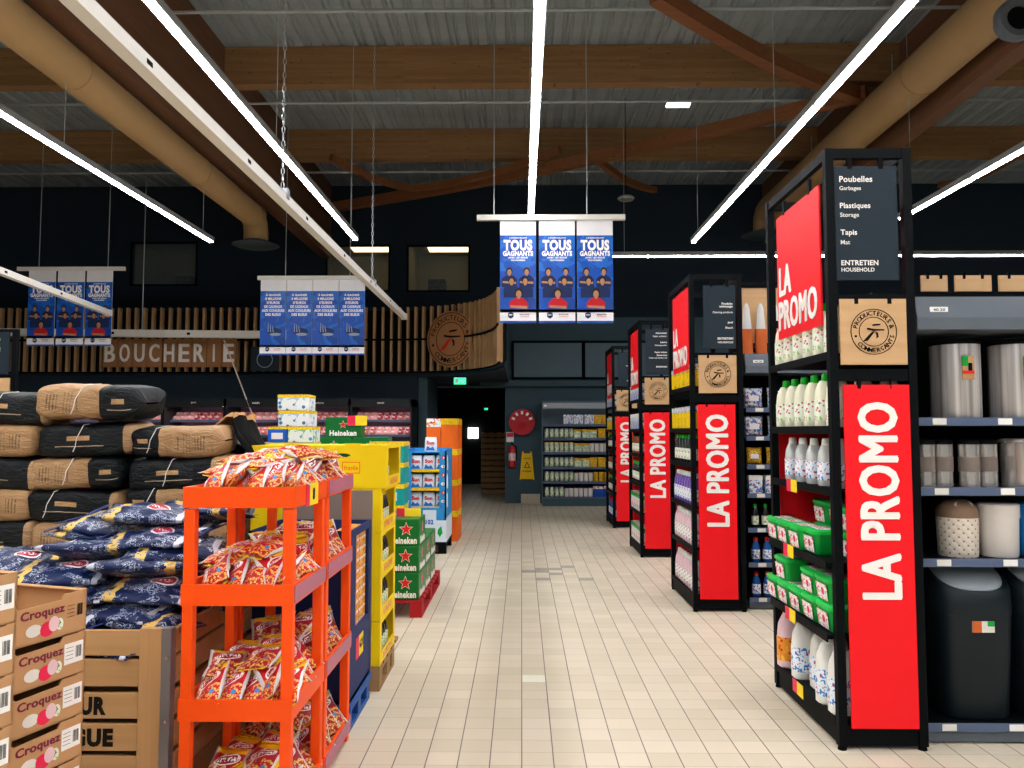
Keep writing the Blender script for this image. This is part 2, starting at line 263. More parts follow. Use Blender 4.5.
# ---------------------------------------------------------------- geometry
ORD = 'first second third fourth fifth sixth seventh eighth ninth tenth eleventh twelfth thirteenth fourteenth fifteenth sixteenth seventeenth eighteenth nineteenth twentieth'.split()
USED = {}
class G:
    def __init__(s): s.v = []; s.f = []; s.m = []; s.M = Matrix(); s.uv = None
    def add(s, vs, fs, m=0):
        o = len(s.v); s.v += [s.M @ Vector(p) for p in vs]; s.f += [tuple(i + o for i in f) for f in fs]; s.m += [m] * len(fs); return s
    def box(s, x0, y0, z0, x1, y1, z1, m=0):
        return s.add([(x0, y0, z0), (x1, y0, z0), (x1, y1, z0), (x0, y1, z0), (x0, y0, z1), (x1, y0, z1), (x1, y1, z1), (x0, y1, z1)],
                     [(0, 3, 2, 1), (4, 5, 6, 7), (0, 1, 5, 4), (1, 2, 6, 5), (2, 3, 7, 6), (3, 0, 4, 7)], m)
    def loft(s, prof, n=16, m=0, p=2.0, caps=True):
        """prof: (z, rx, ry[, ox, oy]); superellipse sections of power p"""
        vs = []
        for q in prof:
            z, rx, ry = q[:3]; ox, oy = (q[3:] + (0, 0))[:2]
            for i in range(n):
                a = 2 * PI * i / n + PI / n; c, d = math.cos(a), math.sin(a)
                vs.append((ox + rx * math.copysign(abs(c) ** (2 / p), c), oy + ry * math.copysign(abs(d) ** (2 / p), d), z))
        fs = [(k * n + i, k * n + (i + 1) % n, (k + 1) * n + (i + 1) % n, (k + 1) * n + i) for k in range(len(prof) - 1) for i in range(n)]
        if caps: fs += [tuple(range(n))[::-1], tuple((len(prof) - 1) * n + i for i in range(n))]
        return s.add(vs, fs, m)
    def tube(s, pts, r=0.01, n=8, m=0):
        pts = [Vector(p) for p in pts]; vs = []; 
        for k, p in enumerate(pts):
            d = (pts[min(k + 1, len(pts) - 1)] - pts[max(k - 1, 0)]).normalized()
            u = d.orthogonal().normalized() if k == 0 else (s._u - d * s._u.dot(d)).normalized(); s._u = u; w_ = d.cross(u)
            rr = r[k] if isinstance(r, (list, tuple)) else r
            vs += [p + u * math.cos(2 * PI * i / n) * rr + w_ * math.sin(2 * PI * i / n) * rr for i in range(n)]
        fs = [(k * n + i, k * n + (i + 1) % n, (k + 1) * n + (i + 1) % n, (k + 1) * n + i) for k in range(len(pts) - 1) for i in range(n)]
        fs += [tuple(range(n))[::-1], tuple((len(pts) - 1) * n + i for i in range(n))]
        return s.add(vs, fs, m)
    def beam(s, a, b, w_, h_, m=0):
        a, b = Vector(a), Vector(b); d = (b - a).normalized(); up = Vector((0, 0, 1)) if abs(d.z) < 0.95 else Vector((0, 1, 0))
        x = d.cross(up).normalized() * w_ / 2; z = x.cross(d).normalized() * h_ / 2
        vs = [a - x - z, a + x - z, a + x + z, a - x + z, b - x - z, b + x - z, b + x + z, b - x + z]
        return s.add(vs, [(0, 3, 2, 1)[::-1], (4, 5, 6, 7)[::-1], (0, 1, 5, 4)[::-1], (1, 2, 6, 5)[::-1], (2, 3, 7, 6)[::-1], (3, 0, 4, 7)[::-1]], m)
    def poly(s, pts, t, m=0):
        """a flat outline in local x,y given the thickness t along local z"""
        n = len(pts); vs = [(x, y, 0) for x, y in pts] + [(x, y, t) for x, y in pts]
        return s.add(vs, [tuple(range(n))[::-1], tuple(range(n, 2 * n))] + [(i, (i + 1) % n, n + (i + 1) % n, n + i) for i in range(n)], m)
    def ring(s, r0, r1, t, n=40, m=0):
        vs = []
        for i in range(n):
            c, d = math.cos(2 * PI * i / n), math.sin(2 * PI * i / n)
            vs += [(r0 * c, r0 * d, 0), (r1 * c, r1 * d, 0), (r1 * c, r1 * d, t), (r0 * c, r0 * d, t)]
        fs = []
        for i in range(n):
            a, b = 4 * i, 4 * ((i + 1) % n)
            fs += [(a + k, a + (k + 1) % 4, b + (k + 1) % 4, b + k) for k in range(4)]
        return s.add(vs, fs, m)
    def build(s, name, mats, parent=None, loc=None, rotz=0, smooth=True, bev=0, local=True):
        me = bpy.data.meshes.new(name); me.from_pydata([tuple(p) for p in s.v], [], s.f)
        if not isinstance(mats, (list, tuple)): mats = [mats]
        for q in mats: me.materials.append(q)
        me.polygons.foreach_set('material_index', s.m)
        if s.uv:
            l = me.uv_layers.new(name='UVMap')
            for poly in me.polygons:
                for li in poly.loop_indices: l.data[li].uv = s.uv[me.loops[li].vertex_index]
        if smooth:
            me.polygons.foreach_set('use_smooth', [True] * len(me.polygons)); me.set_sharp_from_angle(angle=0.7 if smooth != 'all' else 3.1)
        me.update()
        o = bpy.data.objects.new(name, me); COL.objects.link(o)
        if parent: o.parent = parent
        if loc is not None: o.location = loc
        o.rotation_euler.z = rotz
        if bev:
            b = o.modifiers.new('edge', 'BEVEL'); b.width = bev; b.segments = 2; b.limit_method = 'ANGLE'; b.angle_limit = 0.9
        return o

def tag(o, label, cat, group=None):
    k = label
    USED.setdefault(k, []).append((o.name, group))
    o['label'] = label; o['category'] = cat
    if group: o['group'] = group
    return o
def thing(name, label, cat, loc=(0, 0, 0), rotz=0, group=None):
    o = bpy.data.objects.new(name, None); COL.objects.link(o); o.empty_display_size = 0.1
    o.location = loc; o.rotation_euler.z = rotz
    return tag(o, label, cat, group)
def struct(o, **k):
    o['kind'] = 'structure'; return o
def dup(root, loc, rot=(0, 0, 0), label=None, group=None, swap=None, scale=None):
    """a copy of a thing together with copies of its parts and sub-parts"""
    def cp(o, parent):
        c = o.copy(); COL.objects.link(c)
        if parent: c.parent = parent
        for ch in KIDS.get(o.name, []): cp(ch, c)
        return c
    c = cp(root, None); c.location = loc; c.rotation_euler = rot
    if scale: c.scale = scale
    if label:
        tag(c, label, root['category'], group)
    return c
KIDS = {}
def kids(root):
    for o in COL.objects:
        if o.parent is not None and not any(o is k for k in KIDS.get(o.parent.name, [])): KIDS.setdefault(o.parent.name, []).append(o)
    return root
class Proto:
    """the first use places the original, each later one a copy"""
    def __init__(s, root): s.r = kids(root); s.used = False
    def __call__(s, loc, rot=(0, 0, 0), label='', group=None, scale=None):
        if not s.used:
            s.used = True; USED.pop('proto ' + s.r.name, None)
            s.r.location = loc; s.r.rotation_euler = rot
            if scale: s.r.scale = scale
            tag(s.r, label, s.r['category'], group); return s.r
        if not group and 'group' in s.r:
            pass
        c = dup(s.r, loc, rot, label, group, scale=scale)
        if not group and 'group' in c: del c['group']
        return c
def proto(name, cat):
    o = bpy.data.objects.new(name, None); COL.objects.link(o); o.empty_display_size = 0.1; o['category'] = cat
    return o

TXT = {}
def text_geo(body, bold):
    k = (body, bold)
    if k not in TXT:
        c = bpy.data.curves.new('t', 'FONT'); c.body = body; c.size = 1; c.offset = bold; c.extrude = 0.02; c.align_x = 'CENTER'; c.resolution_u = 3
        c.space_character = 1.0 + bold * 2 + (0.08 if bold == 0 else 0)
        o = bpy.data.objects.new('t', c); COL.objects.link(o)
        me = bpy.data.meshes.new_from_object(o.evaluated_get(bpy.context.evaluated_depsgraph_get()))
        vs = [tuple(v.co) for v in me.vertices]; fs = [tuple(p.vertices) for p in me.polygons]
        bpy.data.objects.remove(o); bpy.data.curves.remove(c); bpy.data.meshes.remove(me)
        xs = [v[0] for v in vs]; ys = [v[1] for v in vs]; cx = (min(xs) + max(xs)) / 2; cy = (min(ys) + max(ys)) / 2
        TXT[k] = ([(x - cx, y - cy, z) for x, y, z in vs], fs, max(xs) - min(xs), max(ys) - min(ys))
    return TXT[k]
def write(g, body, o, u, v, width=None, height=None, m=0, bold=0.03, depth=0.003, anchor='c', fat=0.0):
    """letters centred at o, running along u with their tops towards v"""
    vs, fs, tw, th = text_geo(body, bold)
    sx = width / tw if width else height / th; sy = height / th if height else width / tw
    if width is None: sx = sy
    u = Vector(u).normalized(); v = Vector(v).normalized(); n = u.cross(v); o = Vector(o)
    if anchor == 'l': o = o + u * (tw * sx / 2)
    for k_, dx in enumerate(((0, 0), (fat, fat * 0.35), (-fat, fat * 0.35), (fat, -fat * 0.35), (-fat, -fat * 0.35), (0, fat * 0.6), (0, -fat * 0.6)) if fat else ((0, 0),)):
        g.add([o + u * ((x + dx[0]) * sx) + v * ((y + dx[1]) * sy) + n * ((z + 0.02) / 0.04 * depth + k_ * 0.0004) for x, y, z in vs], fs, m)
def local(g, o, u, v):
    """make g draw in the plane at o spanned by u (local x) and v (local y)"""
    u = Vector(u).normalized(); v = Vector(v).normalized(); n = u.cross(v)
    g.M = Matrix(((u.x, v.x, n.x, o[0]), (u.y, v.y, n.y, o[1]), (u.z, v.z, n.z, o[2]), (0, 0, 0, 1)))
def circ(cx, cy, rx, ry, n=14): return [(cx + rx * math.cos(2 * PI * i / n), cy + ry * math.sin(2 * PI * i / n)) for i in range(n)]

def pillow(name, Lx, Ly, T, mats, seed=0, crimp=0.05, nu=14, nv=12, puff=0.55, rough=0.01, parent=None, gather=0.0):
    """a filled bag: Lx along local x (uv u), Ly along local y (uv v), sealed along both ends"""
    g = G(); g.uv = []; vs = []; idx = {}
    rr = random.Random(seed); off = Vector((rr.random() * 50, rr.random() * 50, rr.random() * 50))
    for side in (1, -1):
        for i in range(nu + 1):
            for j in range(nv + 1):
                edge = i in (0, nu) or j in (0, nv)
                if side == -1 and edge: idx[(side, i, j)] = idx[(1, i, j)]; continue
                u, v = i / nu, j / nv
                q = max(0.0, min(1.0, (v - crimp) / (1 - 2 * crimp)))
                t = (math.sin(PI * u) ** puff) * (math.sin(PI * q) ** puff)
                pinch = 1 - 0.12 * math.sin(PI * q) ** 0.7 * 0 - 0.10 * (math.sin(PI * v) * -1 + 1) * gather
                x = (u - 0.5) * Lx * (1 - 0.08 * math.sin(PI * v)) if not gather else (u - 0.5) * Lx * (1 - gather * abs(2 * v - 1) ** 4); y = (v - 0.5) * Ly * (1 - 0.07 * math.sin(PI * u)) if not gather else (v - 0.5) * Ly * (1 - gather * abs(2 * u - 1) ** 4)
                nz = mnoise.noise(Vector((u * 4 * Lx / Ly, v * 4, side * 3)) + off) + 0.5 * mnoise.noise(Vector((u * 10, v * 10, side * 5)) + off)
                z = side * T / 2 * t * (1 + (0.25 if not gather else 0.13) * nz) + (rough * 1.5 * math.sin(v * 3 + seed) + nz * rough * (0.3 if edge else 0.6))
                x += rough * 0.8 * mnoise.noise(Vector((u * 5, v * 5, 9)) + off); y += rough * mnoise.noise(Vector((v * 5, u * 5, 19)) + off)
                idx[(side, i, j)] = len(g.v); g.v.append(Vector((x, y, z))); g.uv.append((u, v))
    for side in (1, -1):
        for i in range(nu):
            for j in range(nv):
                a = [idx[(side, i, j)], idx[(side, i + 1, j)], idx[(side, i + 1, j + 1)], idx[(side, i, j + 1)]]
                g.f.append(tuple(a if side == 1 else a[::-1])); g.m.append(0)
    return g.build(name, mats, parent, smooth='all')

# ================================================================ THE ROOM
WALLY, DECKZ = 17.0, 6.99
g = G(); g.box(-14, -10, -0.1, 16, 24, 0)
for (px, py, mm) in ((529, 569.5, 1), (539, 566, 1), (541, 569, 1), (552, 566.5, 1), (554, 571, 1), (567, 564.5, 1), (543, 578, 1), (586, 578, 1), (533, 676, 2)):
    Yt = 1209 / (py - 431); X = xat(px, Yt, 0); ix = math.floor(X / 0.15) * 0.15; iy = math.floor((Yt + 0.03) / 0.15) * 0.15 - 0.03
    g.box(ix + 0.004, iy + 0.003, -0.01, ix + 0.146, iy + 0.147, 0.0008, mm)
struct(g.build('floor', [M['floor'], M['greytile'], M['paletile']], smooth=False))
# corrugated deck, ribs along the aisle
g = G(); x = -14.0; vs = []; 
while x < 16:
    for dx, dz in ((0, 0), (0.02, 0.035), (0.045, 0.035), (0.065, 0), (0.085, 0), (0.105, 0.03), (0.125, 0.03), (0.145, 0), (0.26, 0)):
        vs.append((x + dx, DECKZ + dz))
    x += 0.26
n = len(vs)
g.add([(a, -10, b) for a, b in vs] + [(a, 17.2, b) for a, b in vs], [(i, n + i, n + i + 1, i + 1) for i in range(n - 1)])
g.box(-14, -10, DECKZ + 0.06, 16, 17.2, DECKZ + 0.2)
struct(g.build('ceiling', M['deck'], smooth=False))
# back wall with three office windows and the corridor opening
wins = [(131, 197, 242, 286), (326, 390, 245, 292), (407, 470, 245, 292)]
wr = []
for (a, b, c, d) in wins:
    p, q = at(a, c, WALLY), at(b, d, WALLY); wr.append((p.x, q.x, q.z, p.z))
door = (at(425, 440, WALLY).x, at(505, 440, WALLY).x, 0.0, 1.55 + 43 / 780 * 17)
def wall_with_holes(y0, y1, X0, X1, Z0, Z1, holes, name, m):
    g = G(); xs = sorted({X0, X1, *[h_[0] for h_ in holes], *[h_[1] for h_ in holes]})
    for a, b in zip(xs, xs[1:]):
        hs = sorted([(h_[2], h_[3]) for h_ in holes if h_[0] < (a + b) / 2 < h_[1]]); z = Z0
        for c, d in hs:
            if c > z: g.box(a, y0, z, b, y1, c)
            z = d
        g.box(a, y0, z, b, y1, Z1)
    return struct(g.build(name, m, smooth=False))
wall_with_holes(WALLY, WALLY + 0.2, -14, 16, 0, DECKZ, wr + [door], 'wall_back', M['wall'])
g = G(); g.box(-14.2, -10, 0, -14, 24, DECKZ); struct(g.build('wall_left', M['wall']))
g = G(); g.box(16, -10, 0, 16.2, 24, DECKZ); struct(g.build('wall_right', M['wall']))
g = G(); g.box(-14, -10.2, 0, 16, -10, DECKZ); struct(g.build('wall_front', M['wall2']))
for i, (x0, x1, z0, z1) in enumerate(wr):
    g = G(); y0, y1 = WALLY + 0.2, WALLY + 2.0
    g.box(x0 - 0.3, y1, z0 - 0.3, x1 + 0.3, y1 + 0.05, z1 + 0.2); g.box(x0 - 0.35, y0, z0 - 0.3, x0 - 0.3, y1, z1 + 0.2); g.box(x1 + 0.3, y0, z0 - 0.3, x1 + 0.35, y1, z1 + 0.2)
    g.box(x0 - 0.3, y0, z0 - 0.35, x1 + 0.3, y1, z0 - 0.3); g.box(x0 - 0.3, y0, z1 + 0.2, x1 + 0.3, y1, z1 + 0.25)
    wn = struct(g.build('window_%d' % (i + 1), M['office'], smooth=False))
    g = G()
    for a in ((x0, z0, x1, z0 + 0.04), (x0, z1 - 0.04, x1, z1), (x0, z0, x0 + 0.04, z1), (x1 - 0.04, z0, x1, z1)): g.box(a[0], WALLY - 0.01, a[1], a[2], WALLY + 0.05, a[3])
    g.build('window_frame', M['black'], wn)
    g = G(); g.box(x0, WALLY + 0.1, z0, x1, WALLY + 0.11, z1); g.build('window_glass', M['glass'], wn)
    if i:
        g = G(); g.box(x0 + 0.35, y0 + 0.5, z1 + 0.14, x1 - 0.1, y0 + 1.1, z1 + 0.19); lp = g.build('ceiling_panel_light', M['officel'])
        tag(lp, ['', 'lit ceiling panel inside the upper window above the curved canopy', 'lit ceiling panel inside the upper window by the hanging trio of banners'][i], 'light')
    g = G(); xx = x0 + (x1 - x0) * 0.2; g.box(xx, y1 - 0.4, z0 - 0.3, xx + 0.4, y1 - 0.02, z1 - 0.45); g.box(xx + 0.5, y1 - 0.5, z0 - 0.3, x1, y1 - 0.05, z0 + 0.25)
    g.box(xx + 0.05, y1 - 0.42, z0 + 0.02, xx + 0.35, y1 - 0.4, z0 + 0.3, 1)
    tag(g.build('office_cabinet', [M['blackm'], M['dark']]), 'dark office furniture seen through ' + ['the upper window over the butcher sign', 'the upper window above the curved canopy', 'the upper window by the hanging trio of banners'][i], 'cabinet')
# corridor behind the opening
x0, x1, _, z1 = door
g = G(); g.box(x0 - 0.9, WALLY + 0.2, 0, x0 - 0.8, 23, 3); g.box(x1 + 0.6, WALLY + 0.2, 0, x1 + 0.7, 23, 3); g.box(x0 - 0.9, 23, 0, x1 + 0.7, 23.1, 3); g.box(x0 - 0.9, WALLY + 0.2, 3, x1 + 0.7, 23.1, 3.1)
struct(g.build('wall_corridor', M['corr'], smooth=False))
g = G(); g.box(x0 - 0.03, WALLY - 0.05, 0, x0, WALLY + 0.22, z1); g.box(x1, WALLY - 0.05, 0, x1 + 0.03, WALLY + 0.22, z1); g.box(x0 - 0.03, WALLY - 0.05, z1, x1 + 0.03, WALLY + 0.22, z1 + 0.04)
struct(g.build('door_1', M['tealpanel']))
g = G(); px = at(473, 433, 22.9); g.box(px.x - 0.15, 22.93, px.z - 0.16, px.x + 0.15, 22.98, px.z + 0.16); tag(g.build('wall_lamp', M['panel']), 'small square white light on the end wall of the dark corridor', 'light')
# canopy structure to the side of the curved slats: slate wall band and framed panels
g = G(); a = at(480, 318, 16.8); b = at(1024, 386, 16.8); g.box(a.x, 16.75, b.z, 8.0, 16.98, a.z)
struct(g.build('trim_1', M['wall2'], smooth=False))
g = G(); a = at(505, 388, 16.9); g.box(a.x + 0.02, 16.9, 0, 8.0, 16.985, b.z - 0.005); struct(g.build('trim_2', M['wall2'], smooth=False))
for i, (p0, p1) in enumerate(((514, 583), (584, 690))):
    a = at(p0, 343, 16.7); b = at(p1, 377, 16.7)
    r = thing('framed_wall_panel', ['grey framed bulkhead panel over the fire hose reel', 'grey framed bulkhead panel over the tinned food shelves'][i], 'panel', (0, 0, 0))
    g = G(); g.box(a.x, 16.7, b.z, b.x, 16.745, a.z); g.build('panel', M['tealpanel'], r)
    g = G()
    for q in ((a.x - 0.05, b.z - 0.05, b.x + 0.05, b.z), (a.x - 0.05, a.z, b.x + 0.05, a.z + 0.05), (a.x - 0.05, b.z, a.x, a.z), (b.x, b.z, b.x + 0.05, a.z)): g.box(q[0], 16.68, q[1], q[2], 16.745, q[3])
    g.build('frame', M['blackm'], r)
g = G(); g.box(at(521, 500, 16.85).x, 16.84, 0.0, at(540, 500, 16.85).x, 16.895, 0.2); struct(g.build('baseboard_back', M['tilew']))

# roof timbers
for i, Yb in enumerate((-7.0, -4.0, -1.07, 1.9, 4.64, 7.67, 10.7, 13.73)):
    g = G(); g.box(-14, Yb, DECKZ - 0.55, 15.9, Yb + 0.2, DECKZ - 0.005)
    o = g.build('roof_beam', M['purlin'], smooth=False); struct(o)
for X0, X1, zb in ((-4.42, -4.2, 5.36), (5.3, 5.52, 5.64)):
    g = G(); g.box(X0, -10, zb, X1, 16.95, DECKZ - 0.006); struct(g.build('roof_beam', M['girder'], smooth=False))
def on_h(px, py, z): 
    d = CAMR @ Vector(((px - 512) / FPX, (384 - py) / FPX, -1)); return Vector((0, 0, EYE)) + d * ((z - EYE) / d.z)
zb = DECKZ - 0.72
BR = [((862, 97), (655, -6)), ((866, 93), (330, 208)), ((593, 156), (655, 190)), ((331, 157), (425, 190)), ((560, 150), (400, 190)), ((1024, 150), (940, 185))]
for i, (a, b) in enumerate(BR):
    p, q = on_h(*a, zb - i * 0.005), on_h(*b, zb - i * 0.005)
    if q.y > 16.9: q = p.lerp(q, (16.85 - p.y) / (q.y - p.y))
    g = G(); n = 10
    pts = [p.lerp(q, k / n) - Vector((0, 0, 0.12 * math.sin(PI * k / n))) for k in range(n + 1)]
    for k in range(n): g.beam(pts[k], pts[k + 1], 0.16 if i < 2 else 0.1, 0.18 if i < 2 else 0.11)
    struct(g.build('roof_beam', M['brace'], smooth=False))
for i, (Yp) in enumerate((8.64, 11.14, 14.2)):
    r = thing('sprinkler_pipe', ['first thin sprinkler pipe running across the ceiling', 'thin sprinkler pipe between the two visible cross beams', 'thin sprinkler pipe between the far cross beam and back wall'][i], 'pipe')
    g = G(); g.tube([(-13.9, Yp, 6.35), (15.9, Yp, 6.35)], 0.02, 8); g.build('pipe', M['pipe'], r)
    for k in range(9):
        xx = -12 + k * 3.1
        g = G(); g.tube([(xx, Yp, 6.35), (xx, Yp, 6.98)], 0.006, 5); g.build('hanger', M['pipe'], r)
        g = G(); g.tube([(xx + 0.9, Yp, 6.35), (xx + 0.9, Yp, 6.42)], [0.012, 0.02], 6); g.build('sprinkler_head', M['pipe'], r)
# ventilation ducts with end diffusers
def duct(X, z, r_, Yend, lab, joints):
    t = thing('ventilation_duct', lab, 'duct')
    g = G(); g.tube([(X, -10, z), (X, Yend - 0.3, z), (X, Yend - 0.14, z - 0.03), (X, Yend - 0.04, z - 0.12), (X, Yend, z - 0.25), (X, Yend, z - 0.42)], r_, 28); g.build('duct_tube', M['duct'], t)
    for Yj in joints:
        g = G(); g.M = Matrix.Translation((X, Yj, z)) @ Matrix.Rotation(PI / 2, 4, 'X'); g.ring(r_ - 0.01, r_ + 0.008, 0.04, 28); g.build('joint_band', M['duct'], t)
    g = G(); g.M = Matrix.Translation((X, Yend, z - 0.47)); g.loft([(-0.02, r_ * 1.7, r_ * 1.7), (0.0, r_ * 1.95, r_ * 1.95), (0.05, r_ * 1.2, r_ * 1.2), (0.08, r_ * 1.0, r_ * 1.0)], 28); g.build('diffuser_disc', M['ductdark'], t)
    for k in range(5):
        g = G(); g.tube([(X, 1.5 + k * 2.9, z + r_), (X, 1.5 + k * 2.9, z + r_ + (0.02 if X < 0 else 0.35))], 0.008, 5); g.build('hanger', M['pipe'], t)
duct(-4.5, 5.16, 0.2, 13.0, 'tan round ventilation duct under the roof girder beside butcher side', (4.6, 7.6, 10.6, 12.9))
duct(4.95, 5.96, 0.26, 15.6, 'tan round ventilation duct along the girder above the promo shelves', (6.6, 9.5, 12.4))
# ceiling disc lamps and a far emergency block
for px, py, Y, lab in ((626, 200, 12.5, 'small round ceiling lamp hanging before the dark back wall'), (233, 55, 9.0, '')):
    if not lab: continue
    p = at(px, py, Y); t = thing('pendant_lamp', lab, 'light', p)
    g = G(); g.loft([(0, 0.12, 0.12), (0.03, 0.14, 0.14), (0.06, 0.1, 0.1), (0.09, 0.02, 0.02)], 20); g.build('lamp_head', M['housing'], t)
    g = G(); g.tube([(0, 0, 0.09), (0, 0, DECKZ - p.z)], 0.006, 5); g.build('cord', M['blackm'], t)
p = at(678, 104, 11.2); t = thing('block_light', 'small rectangular lit emergency block hanging under the ceiling', 'light', p)
g = G(); g.box(-0.17, -0.06, -0.03, 0.17, 0.06, 0.0); g.build('diffuser', M['panel'], t)
g = G(); g.tube([(0, 0, 0), (0, 0, DECKZ - p.z)], 0.008, 5); g.build('stem', M['pipe'], t)

p = at(1014, 22, 7.2); t = thing('ceiling_speaker', 'grey round speaker housing beside the duct at the upper picture corner', 'speaker', p)
g = G(); g.M = Matrix.Rotation(PI / 2, 4, 'X'); g.loft([(-0.08, 0.15, 0.15), (0.0, 0.2, 0.2), (0.06, 0.2, 0.2), (0.08, 0.17, 0.17), (0.07, 0.12, 0.12)], 28); g.build('housing', M['topbox'], t)
g = G(); g.M = Matrix.Translation((0, -0.075, 0)) @ Matrix.Rotation(PI / 2, 4, 'X'); g.loft([(0, 0.11, 0.11), (0.012, 0.08, 0.08), (0.004, 0.03, 0.03)], 24); g.build('cone', M['blackm'], t)
g = G(); g.tube([(0, 0, 0.18), (0, 0, DECKZ - p.z - 0.01)], 0.012, 6); g.build('stem', M['pipe'], t)
# strip lights
def strip(X, Y0, Y1, z, lab, along='y'):
    t = thing('strip_light', lab, 'light')
    def bx(g, a, b, w0, w1, z0, z1, m=0):
        if along == 'y': g.box(X + w0, a, z0, X + w1, b, z1, m)
        else: g.box(a, X + w0, z0, b, X + w1, z1, m)
    L = Y1 - Y0
    g = G(); bx(g, Y0, Y1, -0.04, 0.04, z + 0.012, z + 0.075); g.build('housing', M['housing'], t)
    g = G(); bx(g, Y0 + 0.01, Y1 - 0.01, -0.026, 0.026, z, z + 0.012); g.build('diffuser', M['tube'], t)
    nseg = int(L / 1.5)
    for k in range(1, nseg):
        yy = Y0 + L * k / nseg; g = G(); bx(g, yy - 0.012, yy + 0.012, -0.042, 0.042, z - 0.002, z + 0.08); g.build('joint_clip', M['housing'], t)
    for k in range(int(L / 3) + 1):
        yy = Y0 + 0.3 + k * (L - 0.6) / max(1, int(L / 3)); g = G()
        q = (X, yy) if along == 'y' else (yy, X)
        g.tube([(q[0], q[1], z + 0.075), (q[0], q[1], DECKZ - 0.01)], 0.004, 5); g.build('cable', M['pipe'], t)
SZ = 4.25
strip(0.12, -9.5, 11.0, SZ, 'long suspended strip light over the middle of the aisle')
strip(-2.35, -9.5, 10.9, SZ, 'long suspended strip light over the snack racks')
strip(2.47, -9.5, 11.1, SZ, 'long suspended strip light over the promo shelf ends')
strip(-4.45, -9.5, 11.0, SZ, 'outer suspended strip light on the butcher side')
strip(4.85, -9.5, 9.9, SZ, 'outer suspended strip light beyond the promo shelves')
strip(-7.1, -9.5, 9.0, SZ, 'outermost suspended strip light past the charcoal sacks')
strip(7.4, -9.5, 9.0, SZ, 'outermost suspended strip light past the bin shelving')
strip(12.0, 1.3, 9.5, SZ, 'crosswise strip light hanging before the dark back wall', 'x')

# sign rails with chains
def rail(a, b, w_, lab, holes=()):
    t = thing('suspension_rail', lab, 'rail'); g = G(); g.beam(a, b, w_, w_); g.build('profile', M['white'], t)
    a, b = Vector(a), Vector(b)
    g = G(); 
    d = (b - a).normalized(); g.beam(b - d * 0.03, b + d * 0.02, w_ * 1.25, w_ * 1.25); g.build('end_cap', M['white'], t)
    L = (b - a).length
    for k in range(int(L / 1.4)):
        p = a.lerp(b, (k + 0.5) * 1.4 / L); g = G(); g.beam(p - d * 0.03, p + d * 0.03, w_ * 1.03, w_ * 0.35); g.build('slot', M['blackm'], t)
    return t
rail((-1.86, 1.6, 3.35), (-1.85, 12.2, 3.35), 0.075, 'long white rail running over the racks to the four banners')
rail((-5.6, 6.6, 3.35), (-6.3, 11.75, 3.35), 0.075, 'short white rail ending before the far trio of banners')
rail((-9.6, 14.2, 3.37), (-4.3, 14.2, 3.31), 0.13, 'white rail running across before the butcher slats')
def chain(X, Y, z0, z1, lab):
    t = thing('chain', lab, 'chain', (X, Y, z0)); g = G(); n = int((z1 - z0) / 0.055)
    for k in range(n):
        z = k * 0.055; r_ = 0.011; a = (k % 2) * PI / 2; c, s = math.cos(a), math.sin(a)
        pts = [(c * r_ * x_, s * r_ * x_, z + 0.032 + y_ * 0.03) for x_, y_ in ((1, 0.5), (1, -0.5), (0, -1), (-1, -0.5), (-1, 0.5), (0, 1), (1, 0.5))]
        g.tube(pts, 0.0035, 4)
    g.build('chain_links', M['chain'], t)
    g = G(); g.box(-0.05, -0.03, -0.08, 0.05, 0.03, -0.0); g.build('hook', M['metal'], t)
chain(-1.86, 5.95, 3.43, 6.985, 'long steel chain holding the white rail over the racks')
chain(-1.86, 9.6, 3.43, 6.985, 'steel chain holding the white rail near the four banners')
for px, py, Y, z0, lab in ((368, 560, 14.2, 3.4, ''), ):
    pass
t = thing('steel_cable', 'thin steel cable holding the crosswise rail by the butcher sign', 'cable', (at(142, 330, 14.2).x, 14.2, 3.40))
g = G(); g.tube([(0, 0, 0), (0, 0, DECKZ - 3.4)], 0.008, 5); g.build('wire', M['pipe'], t)
g = G(); g.ring(0.03, 0.045, 0.02, 12); g.build('hook', M['metal'], t)
p, q = at(224, 340, 14.1), at(258, 430, 14.1)
g = G(); g.tube([p, q], 0.012, 5); tag(g.build('loose_cord', M['string']), 'thin slack cord slanting down over the last letters of butcher sign', 'cord')

